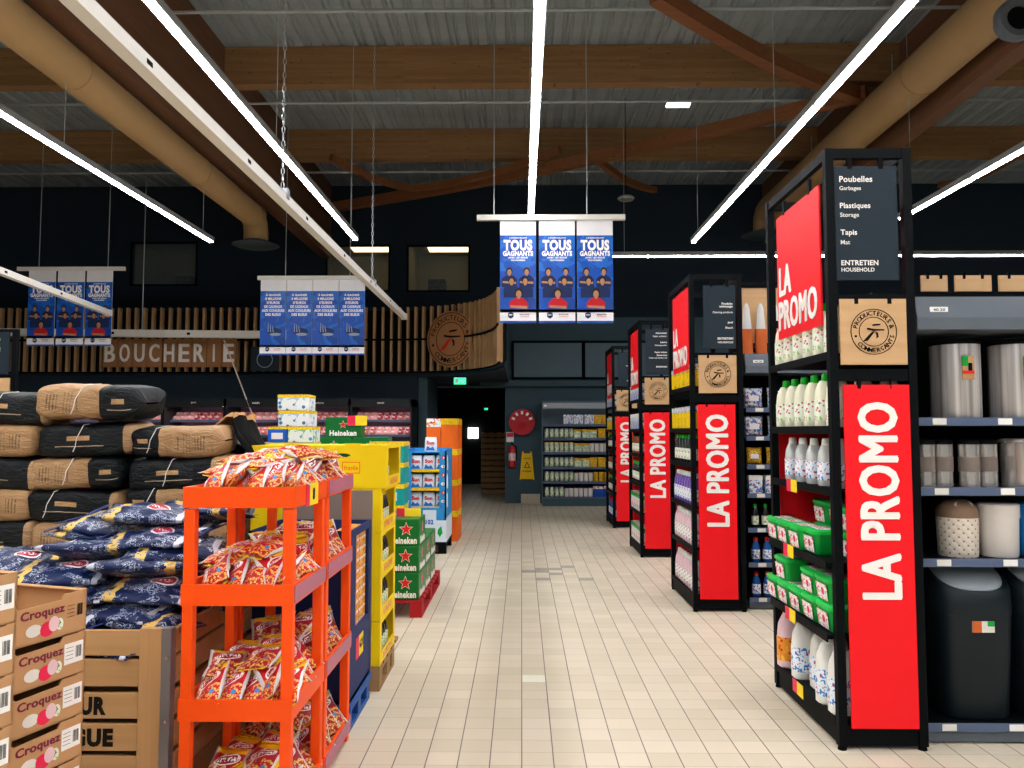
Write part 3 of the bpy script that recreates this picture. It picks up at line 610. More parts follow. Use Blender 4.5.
# banners
def banner(px0, px1, ptop, pbot, Y, kind, lab, group=None):
    pm = (ptop + pbot) / 2; a = at(px0, pm, Y); b = at(px1, pm, Y); a.z = at(px0, ptop, Y).z; b.z = at(px1, pbot, Y).z; W, Hh = b.x - a.x, a.z - b.z
    t = thing('hanging_banner', lab, 'banner', ((a.x + b.x) / 2, Y, b.z), 0, group)
    g = G(); g.box(-W / 2, -0.004, 0, W / 2, 0.004, Hh, 0)
    y0, y1 = (0.10 * Hh, 0.84 * Hh); g.box(-W / 2, -0.006, y0, W / 2, -0.004, y1, 1); g.box(-W / 2, -0.006, 0, W / 2, -0.004, 0.02 * Hh, 1); g.box(-W / 2, -0.006, 0.02 * Hh, W / 2, -0.004, 0.13 * Hh, 0)
    g.build('panel', [M['bwhite'], M['bblue']], t, smooth=False)
    g = G(); F = lambda x, z, k=0: (x * W, -0.0065 - k * 0.0012, z * Hh); U, V = (1, 0, 0), (0, 0, 1)
    if kind == 0:
        write(g, 'TOUS', F(0, 0.745), U, V, W * 0.8, Hh * 0.105, bold=0.05); write(g, 'GAGNANTS', F(0, 0.665), U, V, W * 0.84, Hh * 0.05, bold=0.05)
        write(g, 'A GAGNER 8 MILLIONS', F(0, 0.815), U, V, W * 0.5, Hh * 0.012, bold=0.02); write(g, 'AVEC LES BLEUS', F(0, 0.625), U, V, W * 0.55, Hh * 0.016); write(g, 'TOUS ENSEMBLE', F(0, 0.6), U, V, W * 0.4, Hh * 0.014)
    else:
        for k, s_ in enumerate(('À GAGNER', '8 MILLIONS', "D'EUROS", 'DE CADEAUX', 'AUX COULEURS', 'DES BLEUS')):
            write(g, s_, F(0, 0.79 - k * 0.052), U, V, W * (0.6, 0.62, 0.5, 0.7, 0.88, 0.6)[k], Hh * 0.036, bold=0.04)
    g.build('lettering', M['lett'], t)
    if kind == 0:
        g = G()
        for k, (cx, cz, s_, sm) in enumerate(((-0.24, 0.49, 1, 2), (0.24, 0.49, 1, 2), (-0.18, 0.40, 1.05, 2), (0.2, 0.40, 1.05, 2), (0.02, 0.28, 1.25, 3))):
            local(g, (0, -0.0065 - k * 0.0012, 0), U, V); W1, H1 = W * 0.085 * s_, Hh * 0.03 * s_; X_, Z_ = cx * W, cz * Hh
            g.poly(circ(X_, Z_ + H1 * 0.25, W1 * 1.05, H1 * 1.15), 0.0004, 1)
            bot = max(0.14 * Hh, Z_ - H1 * 5)
            g.poly([(X_ - W1 * 2.4, bot), (X_ + W1 * 2.4, bot), (X_ + W1 * 2.5, Z_ - H1 * 2.4), (X_ + W1 * 1.5, Z_ - H1 * 1.4), (X_ + W1 * 0.5, Z_ - H1 * 1.0), (X_ - W1 * 0.5, Z_ - H1 * 1.0), (X_ - W1 * 1.5, Z_ - H1 * 1.4), (X_ - W1 * 2.5, Z_ - H1 * 2.4)], 0.0006, sm)
            g.poly(circ(X_, Z_ - H1 * 0.15, W1 * 0.72, H1 * 0.95), 0.0009, 0)
            g.poly([(X_ - W1 * 0.35, Z_ - H1 * 1.3), (X_ + W1 * 0.35, Z_ - H1 * 1.3), (X_ + W1 * 0.35, Z_ - H1 * 0.8), (X_ - W1 * 0.35, Z_ - H1 * 0.8)], 0.0008, 0)
            if k in (0, 1, 4): g.poly([(X_ - W1 * 2.2, Z_ - H1 * 3.6), (X_ + W1 * 2.2, Z_ - H1 * 3.9), (X_ + W1 * 2.2, Z_ - H1 * 3.2), (X_ - W1 * 2.2, Z_ - H1 * 3.0)], 0.0010, 0)
        g.build('team_picture', [M['skin'], M['hair'], M['shirt'], M['rshirt']], t)
    else:
        g = G(); local(g, (0, -0.0065, 0), U, V)
        g.poly(circ(0.05 * W, 0.31 * Hh, W * 0.3, Hh * 0.045, 16), 0.0005, 0); g.poly(circ(0.1 * W, 0.27 * Hh, W * 0.22, Hh * 0.02, 12), 0.0009, 1)
        for q in range(3): g.poly([(W * (-0.2 + q * 0.1), Hh * 0.3), (W * (-0.16 + q * 0.1), Hh * 0.3), (W * (-0.17 + q * 0.08), Hh * (0.42 - q * 0.02)), (W * (-0.19 + q * 0.08), Hh * (0.42 - q * 0.02))], 0.0011, 1)
        g.build('prize_picture', [M['logo'], M['greyp']], t)
    g = G(); local(g, (0, -0.0065, 0), U, V); g.poly([(W * -0.2 + W * 0.09 * math.cos(PI / 6 + k * PI / 3), Hh * 0.075 + W * 0.1 * math.sin(PI / 6 + k * PI / 3)) for k in range(6)], 0.001, 0)
    g.M = Matrix(); write(g, 'FFF', F(-0.2, 0.075, 1), U, V, W * 0.09, Hh * 0.014, 1, 0.01); write(g, 'betclic' if False else 'EQUIPE', F(0.18, 0.08), U, V, W * 0.26, Hh * 0.014, 0, 0.02); write(g, 'DE FRANCE', F(0.18, 0.06), U, V, W * 0.24, Hh * 0.010, 2, 0.01)
    g.build('crest', [M['logo'], M['lett'], M['tagr']], t)
    return t
def hanger_bar(px0, px1, py, Y, z_top, cables, lab):
    a, b = at(px0, py, Y), at(px1, py, Y); t = thing('hanger_bar', lab, 'rail', (a.x, Y, a.z))
    g = G(); g.box(0, -0.03, -0.03, b.x - a.x, 0.03, 0.03); g.build('bar', M['white'], t)
    for c in cables:
        X = xat(c, Y, a.z) - a.x; g = G(); g.tube([(X, 0, 0.03), (X, 0, z_top - a.z)], 0.006, 5); g.build('cable', M['pipe'], t)
for k, (a, b) in enumerate(((500, 536), (539, 575), (577, 613))):
    banner(a, b, 219, 323, 8.8, 0, '%s tall blue team banner of the large trio over the aisle' % ['first', 'middle', 'last'][k])
hanger_bar(477, 625, 218, 8.8, 6.985, (494, 587), 'white bar carrying the large trio of team banners over the aisle')
for k, (a, b) in enumerate(((28, 55), (57, 84), (86, 112))):
    banner(a, b, 270, 346, 12.6, 0, '%s blue team banner of the small trio before the wooden slats' % ['first', 'middle', 'last'][k])
hanger_bar(18, 125, 269, 12.6, 6.985, (39, 108), 'white bar carrying the small trio of team banners')
for k in range(4):
    banner(260.3 + k * 26.2, 286 + k * 26.2, 279, 355, 12.4, 1, '%s blue prize banner of the row of four beside the white rail' % ['first', 'second', 'third', 'fourth'][k])
hanger_bar(258, 366, 278, 12.4, 6.985, (285.5, 350), 'white bar carrying the row of four prize banners')

# ================================================================ BUTCHER COUNTER
SY = 15.0; zb0, zt0 = 2.69, 3.93
t = thing('slatted_canopy', 'curved dark canopy clad in pale vertical wooden slats over the butcher counter', 'canopy')
path = [(-12.9, SY), (-3.0, SY)]
pA = Vector((at(395, 372, SY).x, SY)); pB = Vector((at(505, 362, 12.9).x, 12.7)); pC = Vector((pB.x - 0.15, 14.9))
curve = [Vector((-12.9, SY)), pA] + [(1 - q) ** 2 * pA + 2 * q * (1 - q) * pC + q * q * pB for q in [i / 14 for i in range(1, 15)]]
g = G(); gb = G(); acc = 0; pos = []
for a, b in zip(curve, curve[1:]):
    L = (b - a).length; d = (b - a) / L; s = -acc
    while s + 0.165 < L:
        s += 0.165; pos.append((a + d * s, d))
    acc = L - s
for (p, d) in pos:
    nrm = Vector((d.y, -d.x)); w2 = 0.021
    def bx(c, dep0, dep1, z0, z1):
        P = [c - d * w2 + nrm * dep0, c + d * w2 + nrm * dep0, c + d * w2 + nrm * dep1, c - d * w2 + nrm * dep1]
        return [(q.x, q.y, z0) for q in P] + [(q.x, q.y, z1) for q in P]
    g.add(bx(p, 0.02, 0.12, zb0, zt0), [(0, 3, 2, 1), (4, 5, 6, 7), (0, 1, 5, 4), (1, 2, 6, 5), (2, 3, 7, 6), (3, 0, 4, 7)])
g.build('slats', M['slat'], t, smooth=False)
for a, b in zip(curve, curve[1:]):
    d = (b - a).normalized(); nrm = Vector((d.y, -d.x))
    for z0, z1, o_ in ((zb0 + 0.02, zt0 - 0.05, 0.0), (3.28, 3.32, 0.13), (zb0 - 0.03, zb0, 0.1)):
        p0, p1 = a + nrm * (o_ - 0.03), b + nrm * (o_ - 0.03); q0, q1 = a + nrm * o_, b + nrm * o_
        gb.add([(p0.x, p0.y, z0), (p1.x, p1.y, z0), (q1.x, q1.y, z0), (q0.x, q0.y, z0), (p0.x, p0.y, z1), (p1.x, p1.y, z1), (q1.x, q1.y, z1), (q0.x, q0.y, z1)], [(0, 3, 2, 1), (4, 5, 6, 7), (0, 1, 5, 4), (1, 2, 6, 5), (2, 3, 7, 6), (3, 0, 4, 7)])
gb.build('backing', M['blackm'], t, smooth=False)
g = G(); g.poly([(q.x, q.y) for q in curve] + [(pB.x, 16.7), (-12.9, 16.7)], 0.06); o = g.build('soffit', M['wall'], t, smooth=False); o.location.z = 2.6
g = G(); g.box(-12.9, SY + 0.05, 2.12, at(418, 390, 15).x, SY + 0.2, 2.6); g.build('fascia', M['wall'], t)
g = G(); g.box(at(418, 390, 15).x, SY + 0.1, 0, at(424, 390, 15).x + 0.05, 16.98, 2.598); g.build('end_panel', M['wall2'], t)
# butcher lettering on boards
a, b = at(103, 339, 14.8), at(236, 367, 14.8); Y = 14.8
wd = 'BOUCHERIE'; bw = (b.x - a.x) / 9
r = thing('butcher_sign', 'row of brown boards with white letters reading BOUCHERIE on the slats', 'sign')
for i, ch in enumerate(wd):
    x0 = a.x + i * bw; g = G(); g.box(x0 + 0.008 + (0.02 if i == 4 else 0), Y, b.z, x0 + bw - 0.004, Y + 0.03, a.z); bd = g.build('letter_board', M['board'], r)
    g = G(); write(g, ch, (x0 + bw / 2, Y - 0.001, (a.z + b.z) / 2), (1, 0, 0), (0, 0, 1), bw * (0.13 if ch == 'I' else 0.64), (a.z - b.z) * 0.62, 0, 0.0, 0.01, fat=(0.0 if ch == 'I' else 0.026)); g.build('letter', M['lett'], bd)
def emblem(g, R_, m=0, red=None):
    """ring, figure and circular writing drawn in g's local plane"""
    base = g.M.copy(); g.ring(R_ * 0.97, R_, 0.002, 40, m); g.ring(R_ * 0.62, R_ * 0.645, 0.002, 36, m)
    def arc(s_, a0, a1, flip):
        n = len(s_)
        for i, ch in enumerate(s_):
            if ch == ' ': continue
            a = a0 + (a1 - a0) * (i + 0.5) / n; up = Vector((math.cos(a), math.sin(a), 0)) * (-1 if flip else 1); uu = Vector((up.y, -up.x, 0)); p = Vector((math.cos(a), math.sin(a), 0)) * R_ * 0.81
            B = base.to_3x3(); write_raw(g, ch, base @ p, B @ uu, B @ up, R_ * 0.19, m)
    def write_raw(g, ch, o, u, v, hh, m):
        sv = g.M; g.M = Matrix(); write(g, ch, o, u, v, None, hh, m, 0.004, 0.002); g.M = sv
    arc('PRODUCTEURS', PI * 0.95, PI * 0.16, False); arc('&', 0.16 * PI, 0.02 * PI, False); arc('COMMERÇANTS', PI * 1.2, PI * 1.95, True)
    r_ = R_ * 0.5; rm = m if red is None else red
    g.poly([(x * r_, y * r_) for x, y in ((-0.95, -0.85), (-0.55, -0.8), (-0.15, -0.3), (0.1, 0.02), (-0.12, 0.02), (-0.5, -0.35))], 0.003, rm)
    g.poly([(x * r_, y * r_) for x, y in ((-0.6, 0.2), (0.0, 0.08), (0.9, 0.1), (0.9, 0.2), (0.0, 0.24), (-0.55, 0.34))], 0.003, m)
    g.poly([(x * r_, y * r_) for x, y in ((-0.1, 0.5), (0.5, 0.55), (0.65, 0.68), (0.2, 0.68), (-0.1, 0.62))], 0.003, m)
    g.poly([(x * r_, y * r_) for x, y in ((0.1, 0.0), (0.35, -0.1), (0.4, -0.45), (0.2, -0.6), (0.25, -0.4), (0.2, -0.2))], 0.003, m)
    g.poly(circ(-R_ * 0.78, -R_ * 0.2, R_ * 0.05, R_ * 0.05, 8), 0.003, m)
# round logo on the curve
pc = curve[9]; dd = (curve[10] - curve[8]).normalized(); nn = Vector((dd.y, -dd.x)); c0 = Vector((at(453, 343, 14).x, 0)); 
best = min(pos, key=lambda q: abs((q[0] + Vector((q[1].y, -q[1].x)) * 0.17).x / (q[0] + Vector((q[1].y, -q[1].x)) * 0.17).y - (453 - 521.5) / 780)); p, dd = best; nn = Vector((dd.y, -dd.x))
p = p + nn * 0.15; t = thing('round_logo_sign', 'round wooden merchant logo disc fixed on the curved slats', 'sign')
g = G(); local(g, (p.x, p.y, 3.27), (dd.x, dd.y, 0), (0, 0, 1)); g.poly(circ(0, 0, 0.53, 0.53, 40), 0.03); g.build('disc', M['board'], t)
g = G(); local(g, (p.x + nn.x * 0.031, p.y + nn.y * 0.031, 3.27), (dd.x, dd.y, 0), (0, 0, 1)); emblem(g, 0.5, 0, 1); g.build('emblem', [M['ink'], M['star']], t)
# small second round sign behind the four banners
a = at(265, 365, 14.8); t = thing('round_logo_sign', 'small dark square sign with a round outline beneath the four banners', 'sign', (a.x, 14.78, a.z)); g = G(); g.box(-0.27, 0, -0.12, 0.27, 0.03, 0.35); g.build('panel', M['dark'], t)
g = G(); local(g, (0, -0.001, 0.1), (1, 0, 0), (0, 0, 1)); g.ring(0.14, 0.155, 0.002, 24); g.build('emblem', M['greyp'], t)

# refrigerated meat cases
xr = at(415, 440, 14.6).x; MW = 1.135
meats = []
for k, mm in enumerate(('meat1', 'meat2', 'meat3')):
    r = proto('meat_tray', 'meat tray'); g = G(); g.loft([(0, 0.05, 0.036), (0.022, 0.058, 0.044)], 12, 0, 5); g.build('tray', M['tray'], r)
    g = G(); g.loft([(0.018, 0.05, 0.037), (0.034, 0.046, 0.034), (0.042, 0.03, 0.02)], 12, 0, 3); g.build('meat', M[mm], r)
    g = G(); g.box(-0.035, -0.008, 0.0425, 0.005, 0.014, 0.0435); g.build('price_label', M['label'], r); meats.append(Proto(r))
for u in range(6):
    X1 = xr - u * MW; X0 = X1 - MW + 0.02
    vis = at(415 - u * 60 - 30, 420, 14.6)
    t = thing('meat_case', '%s tall refrigerated meat case counting from the corridor doorway' % ORD[u], 'refrigerated case', (0, 0, 0))
    g = G(); g.box(X0, 14.85, 0.0, X1, 14.92, 2.12); g.box(X0, 14.1, 0.0, X0 + 0.02, 14.85, 2.12); g.box(X1 - 0.02, 14.1, 0.0, X1, 14.85, 2.12); g.box(X0, 14.1, 2.0, X1, 14.9, 2.14); g.box(X0 + 0.02, 14.1, 0.0, X1 - 0.02, 14.85, 0.45); g.build('cabinet', M['fridge'], t, smooth=False)
    g = G(); g.box(X0 + 0.02, 14.83, 0.45, X1 - 0.02, 14.849, 2.0); g.build('liner', M['fridgein'], t)
    g = G(); g.box(X0 + 0.03, 14.09, 1.98, X1 - 0.03, 14.12, 2.12); write(g, ('viande', 'boucherie', 'volaille', 'porc', 'agneau', 'veau')[u], ((X0 + X1) / 2, 14.089, 2.06), (1, 0, 0), (0, 0, 1), None, 0.035, 1, 0.01); g.build('header_board', [M['fridge'], M['lett']], t)
    g = G(); g.box(X0 + 0.04, 14.125, 1.988, X1 - 0.04, 14.165, 1.998); g.build('lamp_tube', M['flamp'], t)
    for s_, (zz, dp) in enumerate(((0.5, 0.7), (0.85, 0.62), (1.18, 0.55), (1.47, 0.5), (1.745, 0.45))):
        g = G(); g.box(X0 + 0.02, 14.82 - dp, zz - 0.02, X1 - 0.02, 14.82, zz); g.box(X0 + 0.02, 14.80 - dp, zz - 0.03, X1 - 0.02, 14.82 - dp, zz + 0.015, 1); g.build('shelf', [M['fridge'], M['rail']], t)
        if s_ > 0:
            g = G(); g.box(X0 + 0.05, 14.84 - dp, zz - 0.028, X1 - 0.05, 14.86 - dp, zz - 0.021); g.build('lamp_tube', M['flamp'], t)
        if s_ < 2: continue
        n = 8
        for c in range(n):
            xx = X0 + 0.1 + (X1 - X0 - 0.2) * c / (n - 1)
            for row in range(2):
                meats[(u + s_ + (c // 3)) % 3]((xx, 14.9 - dp + row * 0.13, zz + 0.035 + 0.07 * row), (0.95 + 0.1 * row, 0, R.uniform(-0.1, 0.1)), 'pink meat in a shallow wrapped tray on the refrigerated case shelves', 'wrapped meat trays in the butcher cases', scale=(1.15, 1.15, 1.15))
# crates on pallets in the corridor
t = thing('pallet_stack', 'stack of wooden pallets standing in the dark corridor', 'pallets', (0, 0, 0))
a, b = at(481, 440, 19.4), at(504, 440, 19.4)
for k in range(11):
    g = G(); z = 0.0 + k * 0.14
    for j in range(3): g.box(a.x, 19.4 + j * 0.4, z, b.x + 0.3, 19.5 + j * 0.4, z + 0.1)
    for j in range(5): g.box(a.x + j * (b.x + 0.3 - a.x - 0.1) / 4, 19.4, z + 0.101, a.x + j * (b.x + 0.3 - a.x - 0.1) / 4 + 0.1, 20.4, z + 0.118)
    g.build('pallet', M['pallet'], t, smooth=False)
# exit signs
for px, py, Y, lab in ((460, 381, 14.3, 'green and white running man exit sign over the corridor doorway'), (486, 409, 19.5, 'tiny green exit sign inside the dark corridor')):
    p = at(px, py, Y); t = thing('exit_sign', lab, 'sign', p); s_ = 1 if Y < 17 else 0.4
    g = G(); g.box(-0.11 * s_, -0.02, -0.06 * s_, 0.11 * s_, 0.02, 0.06 * s_); g.build('panel', M['exitg'], t)
    g = G(); local(g, (0, -0.021, 0), (1, 0, 0), (0, 0, 1)); g.poly([(x * s_, y * s_) for x, y in ((-0.09, -0.04), (-0.03, -0.04), (-0.03, 0.04), (-0.09, 0.04))], 0.002); g.poly([(x * s_, y * s_) for x, y in ((0.0, -0.01), (0.05, -0.01), (0.05, -0.035), (0.09, 0.0), (0.05, 0.035), (0.05, 0.01), (0.0, 0.01))], 0.002); g.build('pictogram', M['lett'], t)
# fire hose reel, extinguisher, wet floor sign, side of wall
p = at(522, 422, 16.75); t = thing('fire_hose_reel', 'round red fire hose reel mounted on the slate wall by the doorway', 'hose reel', (p.x, 16.89, p.z))
g = G(); local(g, (0, -0.16, 0), (1, 0, 0), (0, 0, 1)); rr_ = 0.28
g.M = Matrix.Rotation(PI / 2, 4, 'X'); g.loft([(0.0, 0.05, 0.05), (0.03, 0.05, 0.05), (0.031, rr_, rr_), (0.05, rr_, rr_)], 32); g.loft([(0.13, rr_, rr_), (0.15, rr_, rr_), (0.155, 0.2, 0.2), (0.14, 0.09, 0.09), (0.165, 0.05, 0.05)], 32); g.build('reel_disc', M['reel'], t)
g = G(); g.M = Matrix.Rotation(PI / 2, 4, 'X')
for k in range(3): g.M = Matrix.Translation((0, -0.065 - k * 0.022, 0)) @ Matrix.Rotation(PI / 2, 4, 'X'); g.ring(0.18, 0.24 - 0.0 * k, 0.02, 28)
g.build('hose', M['blackm'], t)
g = G()
for k in range(5):
    a = PI * 0.12 + k * PI * 0.19; c, s_ = math.cos(a), math.sin(a); local(g, (c * 0.2, -0.158, s_ * 0.2), (-s_, 0, c), (c, 0, s_)) if False else local(g, (c * 0.2, -0.158, s_ * 0.2), (s_, 0, -c), (c, 0, s_))
    g.poly([(-0.025, -0.035), (0.025, -0.035), (0.025, 0.035), (-0.025, 0.035)], 0.002)
g.build('instruction_sticker', M['lett'], t)
p = at(512, 467, 16.8); t = thing('fire_extinguisher', 'red fire extinguisher hanging on the wall under a small notice', 'extinguisher', (p.x, 16.8, p.z))
g = G(); g.loft([(0, 0.06, 0.06), (0.01, 0.078, 0.078), (0.36, 0.078, 0.078), (0.42, 0.055, 0.055), (0.45, 0.025, 0.025), (0.47, 0.022, 0.022)], 20); g.build('cylinder_body', M['ext'], t)
g = G(); g.box(-0.02, -0.06, 0.47, 0.02, 0.02, 0.50); g.beam((0, -0.05, 0.5), (0, -0.12, 0.54), 0.02, 0.012); g.build('lever', M['blackm'], t)
g = G(); g.tube([(0.02, 0, 0.48), (0.09, 0, 0.44), (0.1, 0, 0.3), (0.095, 0, 0.15)], 0.012, 6); g.build('hose', M['blackm'], t)
g = G(); g.loft([(0.14, 0.079, 0.079), (0.3, 0.079, 0.079)], 20, caps=False); g.build('label_band', M['lblw'], t)
p = at(510, 437, 16.88); t = thing('wall_notice', 'small white and red notice above the fire extinguisher', 'notice', (p.x, 16.89, p.z)); g = G(); g.box(-0.08, -0.008, -0.11, 0.08, 0, 0.11); g.build('sheet', M['label'], t); g = G(); g.box(-0.07, -0.011, 0.0, 0.07, -0.0085, 0.09); g.build('pictogram', M['tagr'], t)
p = at(527, 480, 16.86); t = thing('wet_floor_sign', 'folded yellow wet floor warning sign hanging on the wall', 'sign', (p.x, 16.86, p.z))
g = G(); local(g, (0, 0, 0), (1, 0, 0), (0, 0, 1)); g.poly([(-0.14, 0), (-0.12, 0.02), (0.12, 0.02), (0.14, 0), (0.16, 0.0), (0.105, 0.60), (0.07, 0.62), (0.07, 0.57), (-0.07, 0.57), (-0.07, 0.62), (-0.105, 0.60), (-0.16, 0.0)], 0.025); g.build('board', M['wetf'], t)
g = G(); local(g, (0, -0.027, 0), (1, 0, 0), (0, 0, 1)); g.poly([(-0.07, 0.26), (0.07, 0.26), (0.0, 0.40)], 0.002, 0); g.poly([(-0.045, 0.275), (0.045, 0.275), (0.0, 0.37)], 0.003, 1); g.M = Matrix(); write(g, 'ATTENTION', (0, -0.028, 0.46), (1, 0, 0), (0, 0, 1), 0.15, 0.025); write(g, 'SOL GLISSANT', (0, -0.028, 0.19), (1, 0, 0), (0, 0, 1), 0.2, 0.03)
g.build('lettering', [M['ink'], M['wetf']], t)

# ================================================================ PRODUCT PROTOTYPES
def jug(name, cat, body, capm, lab, Hh, w_, d_, handle=False, p=3.0):
    r = proto(name, cat); g = G()
    g.loft([(0, w_ * 0.44, d_ * 0.44), (0.008, w_ * 0.5, d_ * 0.5), (Hh * 0.35, w_ * 0.5, d_ * 0.5), (Hh * 0.55, w_ * 0.47, d_ * 0.48), (Hh * 0.7, w_ * 0.40, d_ * 0.44), (Hh * 0.8, w_ * 0.26, d_ * 0.34), (Hh * 0.86, w_ * 0.2, d_ * 0.26)], 16, 0, p)
    if handle: g.tube([(0, -d_ * 0.50, Hh * 0.74), (0, -d_ * 0.51, Hh * 0.6), (0, -d_ * 0.49, Hh * 0.44)], d_ * 0.06, 8)
    g.build('bottle_body', M[body], r)
    g = G(); g.loft([(Hh * 0.85, w_ * 0.26, w_ * 0.26), (Hh * 0.87, w_ * 0.28, w_ * 0.28), (Hh * 0.985, w_ * 0.24, w_ * 0.24), (Hh, w_ * 0.2, w_ * 0.2)], 16); g.build('cap', M[capm], r)
    if lab:
        g = G(); g.loft([(Hh * 0.12, w_ * 0.508, d_ * 0.508), (Hh * 0.5, w_ * 0.503, d_ * 0.505)], 16, 0, p, caps=False); g.build('label', M[lab], r)
    return Proto(r)
def carton(name, cat, m1, m2, w_, d_, h_, band=0.25, lab=None):
    r = proto(name, cat); g = G(); g.box(-w_ / 2, -d_ / 2, 0, w_ / 2, d_ / 2, h_); g.build('box_body', M[m1], r, bev=0.004)
    g = G(); g.box(-w_ / 2 - 0.001, -d_ / 2 - 0.001, h_ * (1 - band), w_ / 2 + 0.001, d_ / 2 + 0.001, h_ * 0.995); g.build('printed_band', M[m2], r)
    if lab: g = G(); g.box(-w_ * 0.3, -d_ / 2 - 0.002, h_ * 0.2, w_ * 0.3, -d_ / 2 - 0.0005, h_ * 0.6); g.box(-w_ / 2 - 0.002, -d_ * 0.3, h_ * 0.2, -w_ / 2 - 0.0005, d_ * 0.3, h_ * 0.6); g.build('label', M[lab], r)
    return Proto(r)
def can(name, cat, body, lab, r0, h_, lid):
    r = proto(name, cat); g = G(); g.loft([(0, r0 * 0.95, r0 * 0.95), (0.003, r0, r0), (h_ - 0.003, r0, r0), (h_, r0 * 0.95, r0 * 0.95)], 14); g.build('can_body', M[body], r)
    g = G(); g.loft([(h_ * 0.1, r0 * 1.01, r0 * 1.01), (h_ * 0.86, r0 * 1.01, r0 * 1.01)], 14, caps=False); g.build('label', M[lab], r)
    g = G(); g.loft([(h_ * 0.96, r0 * 1.03, r0 * 1.03), (h_ * 1.02, r0 * 1.03, r0 * 1.03), (h_ * 1.02, r0 * 0.9, r0 * 0.9)], 14); g.build('lid', M[lid], r)
    return Proto(r)
def pouch(name, cat, m, w_, h_):
    r = proto(name, cat); o = pillow('pouch_body', w_, h_, w_ * 0.35, m, 3, 0.06, 8, 8, 0.5, 0.003, r); o.rotation_euler = (PI / 2, 0, 0); o.location.z = h_ / 2
    g = G(); g.box(-w_ * 0.25, -w_ * 0.2, h_ * 0.35, w_ * 0.25, -w_ * 0.19, h_ * 0.6); g.build('label', M['label'], r)
    return Proto(r)
def tub():
    r = proto('detergent_tub', 'tub'); g = G()
    g.loft([(0, 0.085, 0.055), (0.006, 0.09, 0.06), (0.11, 0.105, 0.072)], 16, 0, 6); g.build('tub_body', M['gtub'], r)
    g = G(); g.loft([(0.108, 0.11, 0.077), (0.125, 0.11, 0.077), (0.132, 0.1, 0.067)], 16, 0, 6); g.build('lid', M['glid'], r)
    g = G(); local(g, (-0.0, -0.0665, 0.012), (1, 0, 0), (0, -0.11, 1)); g.poly([(-0.065, 0), (0.065, 0), (0.07, 0.08), (-0.07, 0.08)], 0.0015, 0); g.poly(circ(0.015, 0.042, 0.028, 0.03, 12), 0.003, 1); g.poly(circ(0.018, 0.045, 0.017, 0.02, 12), 0.004, 2); g.build('label', [M['lblw'], M['label'], M['tagr']], r)
    g = G(); local(g, (0, 0, 0.1322), (1, 0, 0), (0, 1, 0)); g.poly([(-0.07, -0.045), (0.07, -0.045), (0.07, 0.045), (-0.07, 0.045)], 0.001); g.build('lid_label', M['lblw'], r)
    return Proto(r)
P = dict(
    jugw=jug('detergent_bottle', 'bottle', 'cream', 'gcap', 'lblp', 0.285, 0.085, 0.12), jugc=jug('soap_bottle', 'bottle', 'clear', 'wbottle', 'lblb', 0.25, 0.085, 0.09), jugb=jug('fabric_softener_bottle', 'bottle', 'wbottle', 'wbottle', 'lblb', 0.36, 0.11, 0.14), jugo=jug('fabric_softener_bottle', 'bottle', 'pinkb', 'wbottle', 'biscuit', 0.36, 0.12, 0.14),
    tub=tub(), purple=jug('cleaner_bottle', 'bottle', 'purple', 'wbottle', 'lblb', 0.28, 0.08, 0.09), pinkb=jug('cleaner_bottle', 'bottle', 'pinkb', 'wbottle', 'lblw', 0.28, 0.08, 0.09), darkb=jug('cleaner_bottle', 'bottle', 'darkb', 'gcap', 'lblp', 0.26, 0.07, 0.07), amber=jug('cleaner_bottle', 'bottle', 'amber', 'blackm', 'lblp', 0.26, 0.07, 0.07),
    blue=jug('window_cleaner_bottle', 'bottle', 'bluel', 'redcap', 'lblb', 0.27, 0.085, 0.07), ybox=carton('cleaning_box', 'box', 'ylabel', 'bluwhite', 0.12, 0.1, 0.2), wbox=carton('cleaning_box', 'box', 'bluwhite', 'label', 0.14, 0.1, 0.2), rbox=carton('cleaning_box', 'box', 'bigred', 'gtub', 0.14, 0.1, 0.21),
    pouchw=pouch('washing_pouch', 'pouch', M['bluwhite'], 0.2, 0.24), pouchy=pouch('washing_pouch', 'pouch', M['goldbox'], 0.17, 0.2),
)

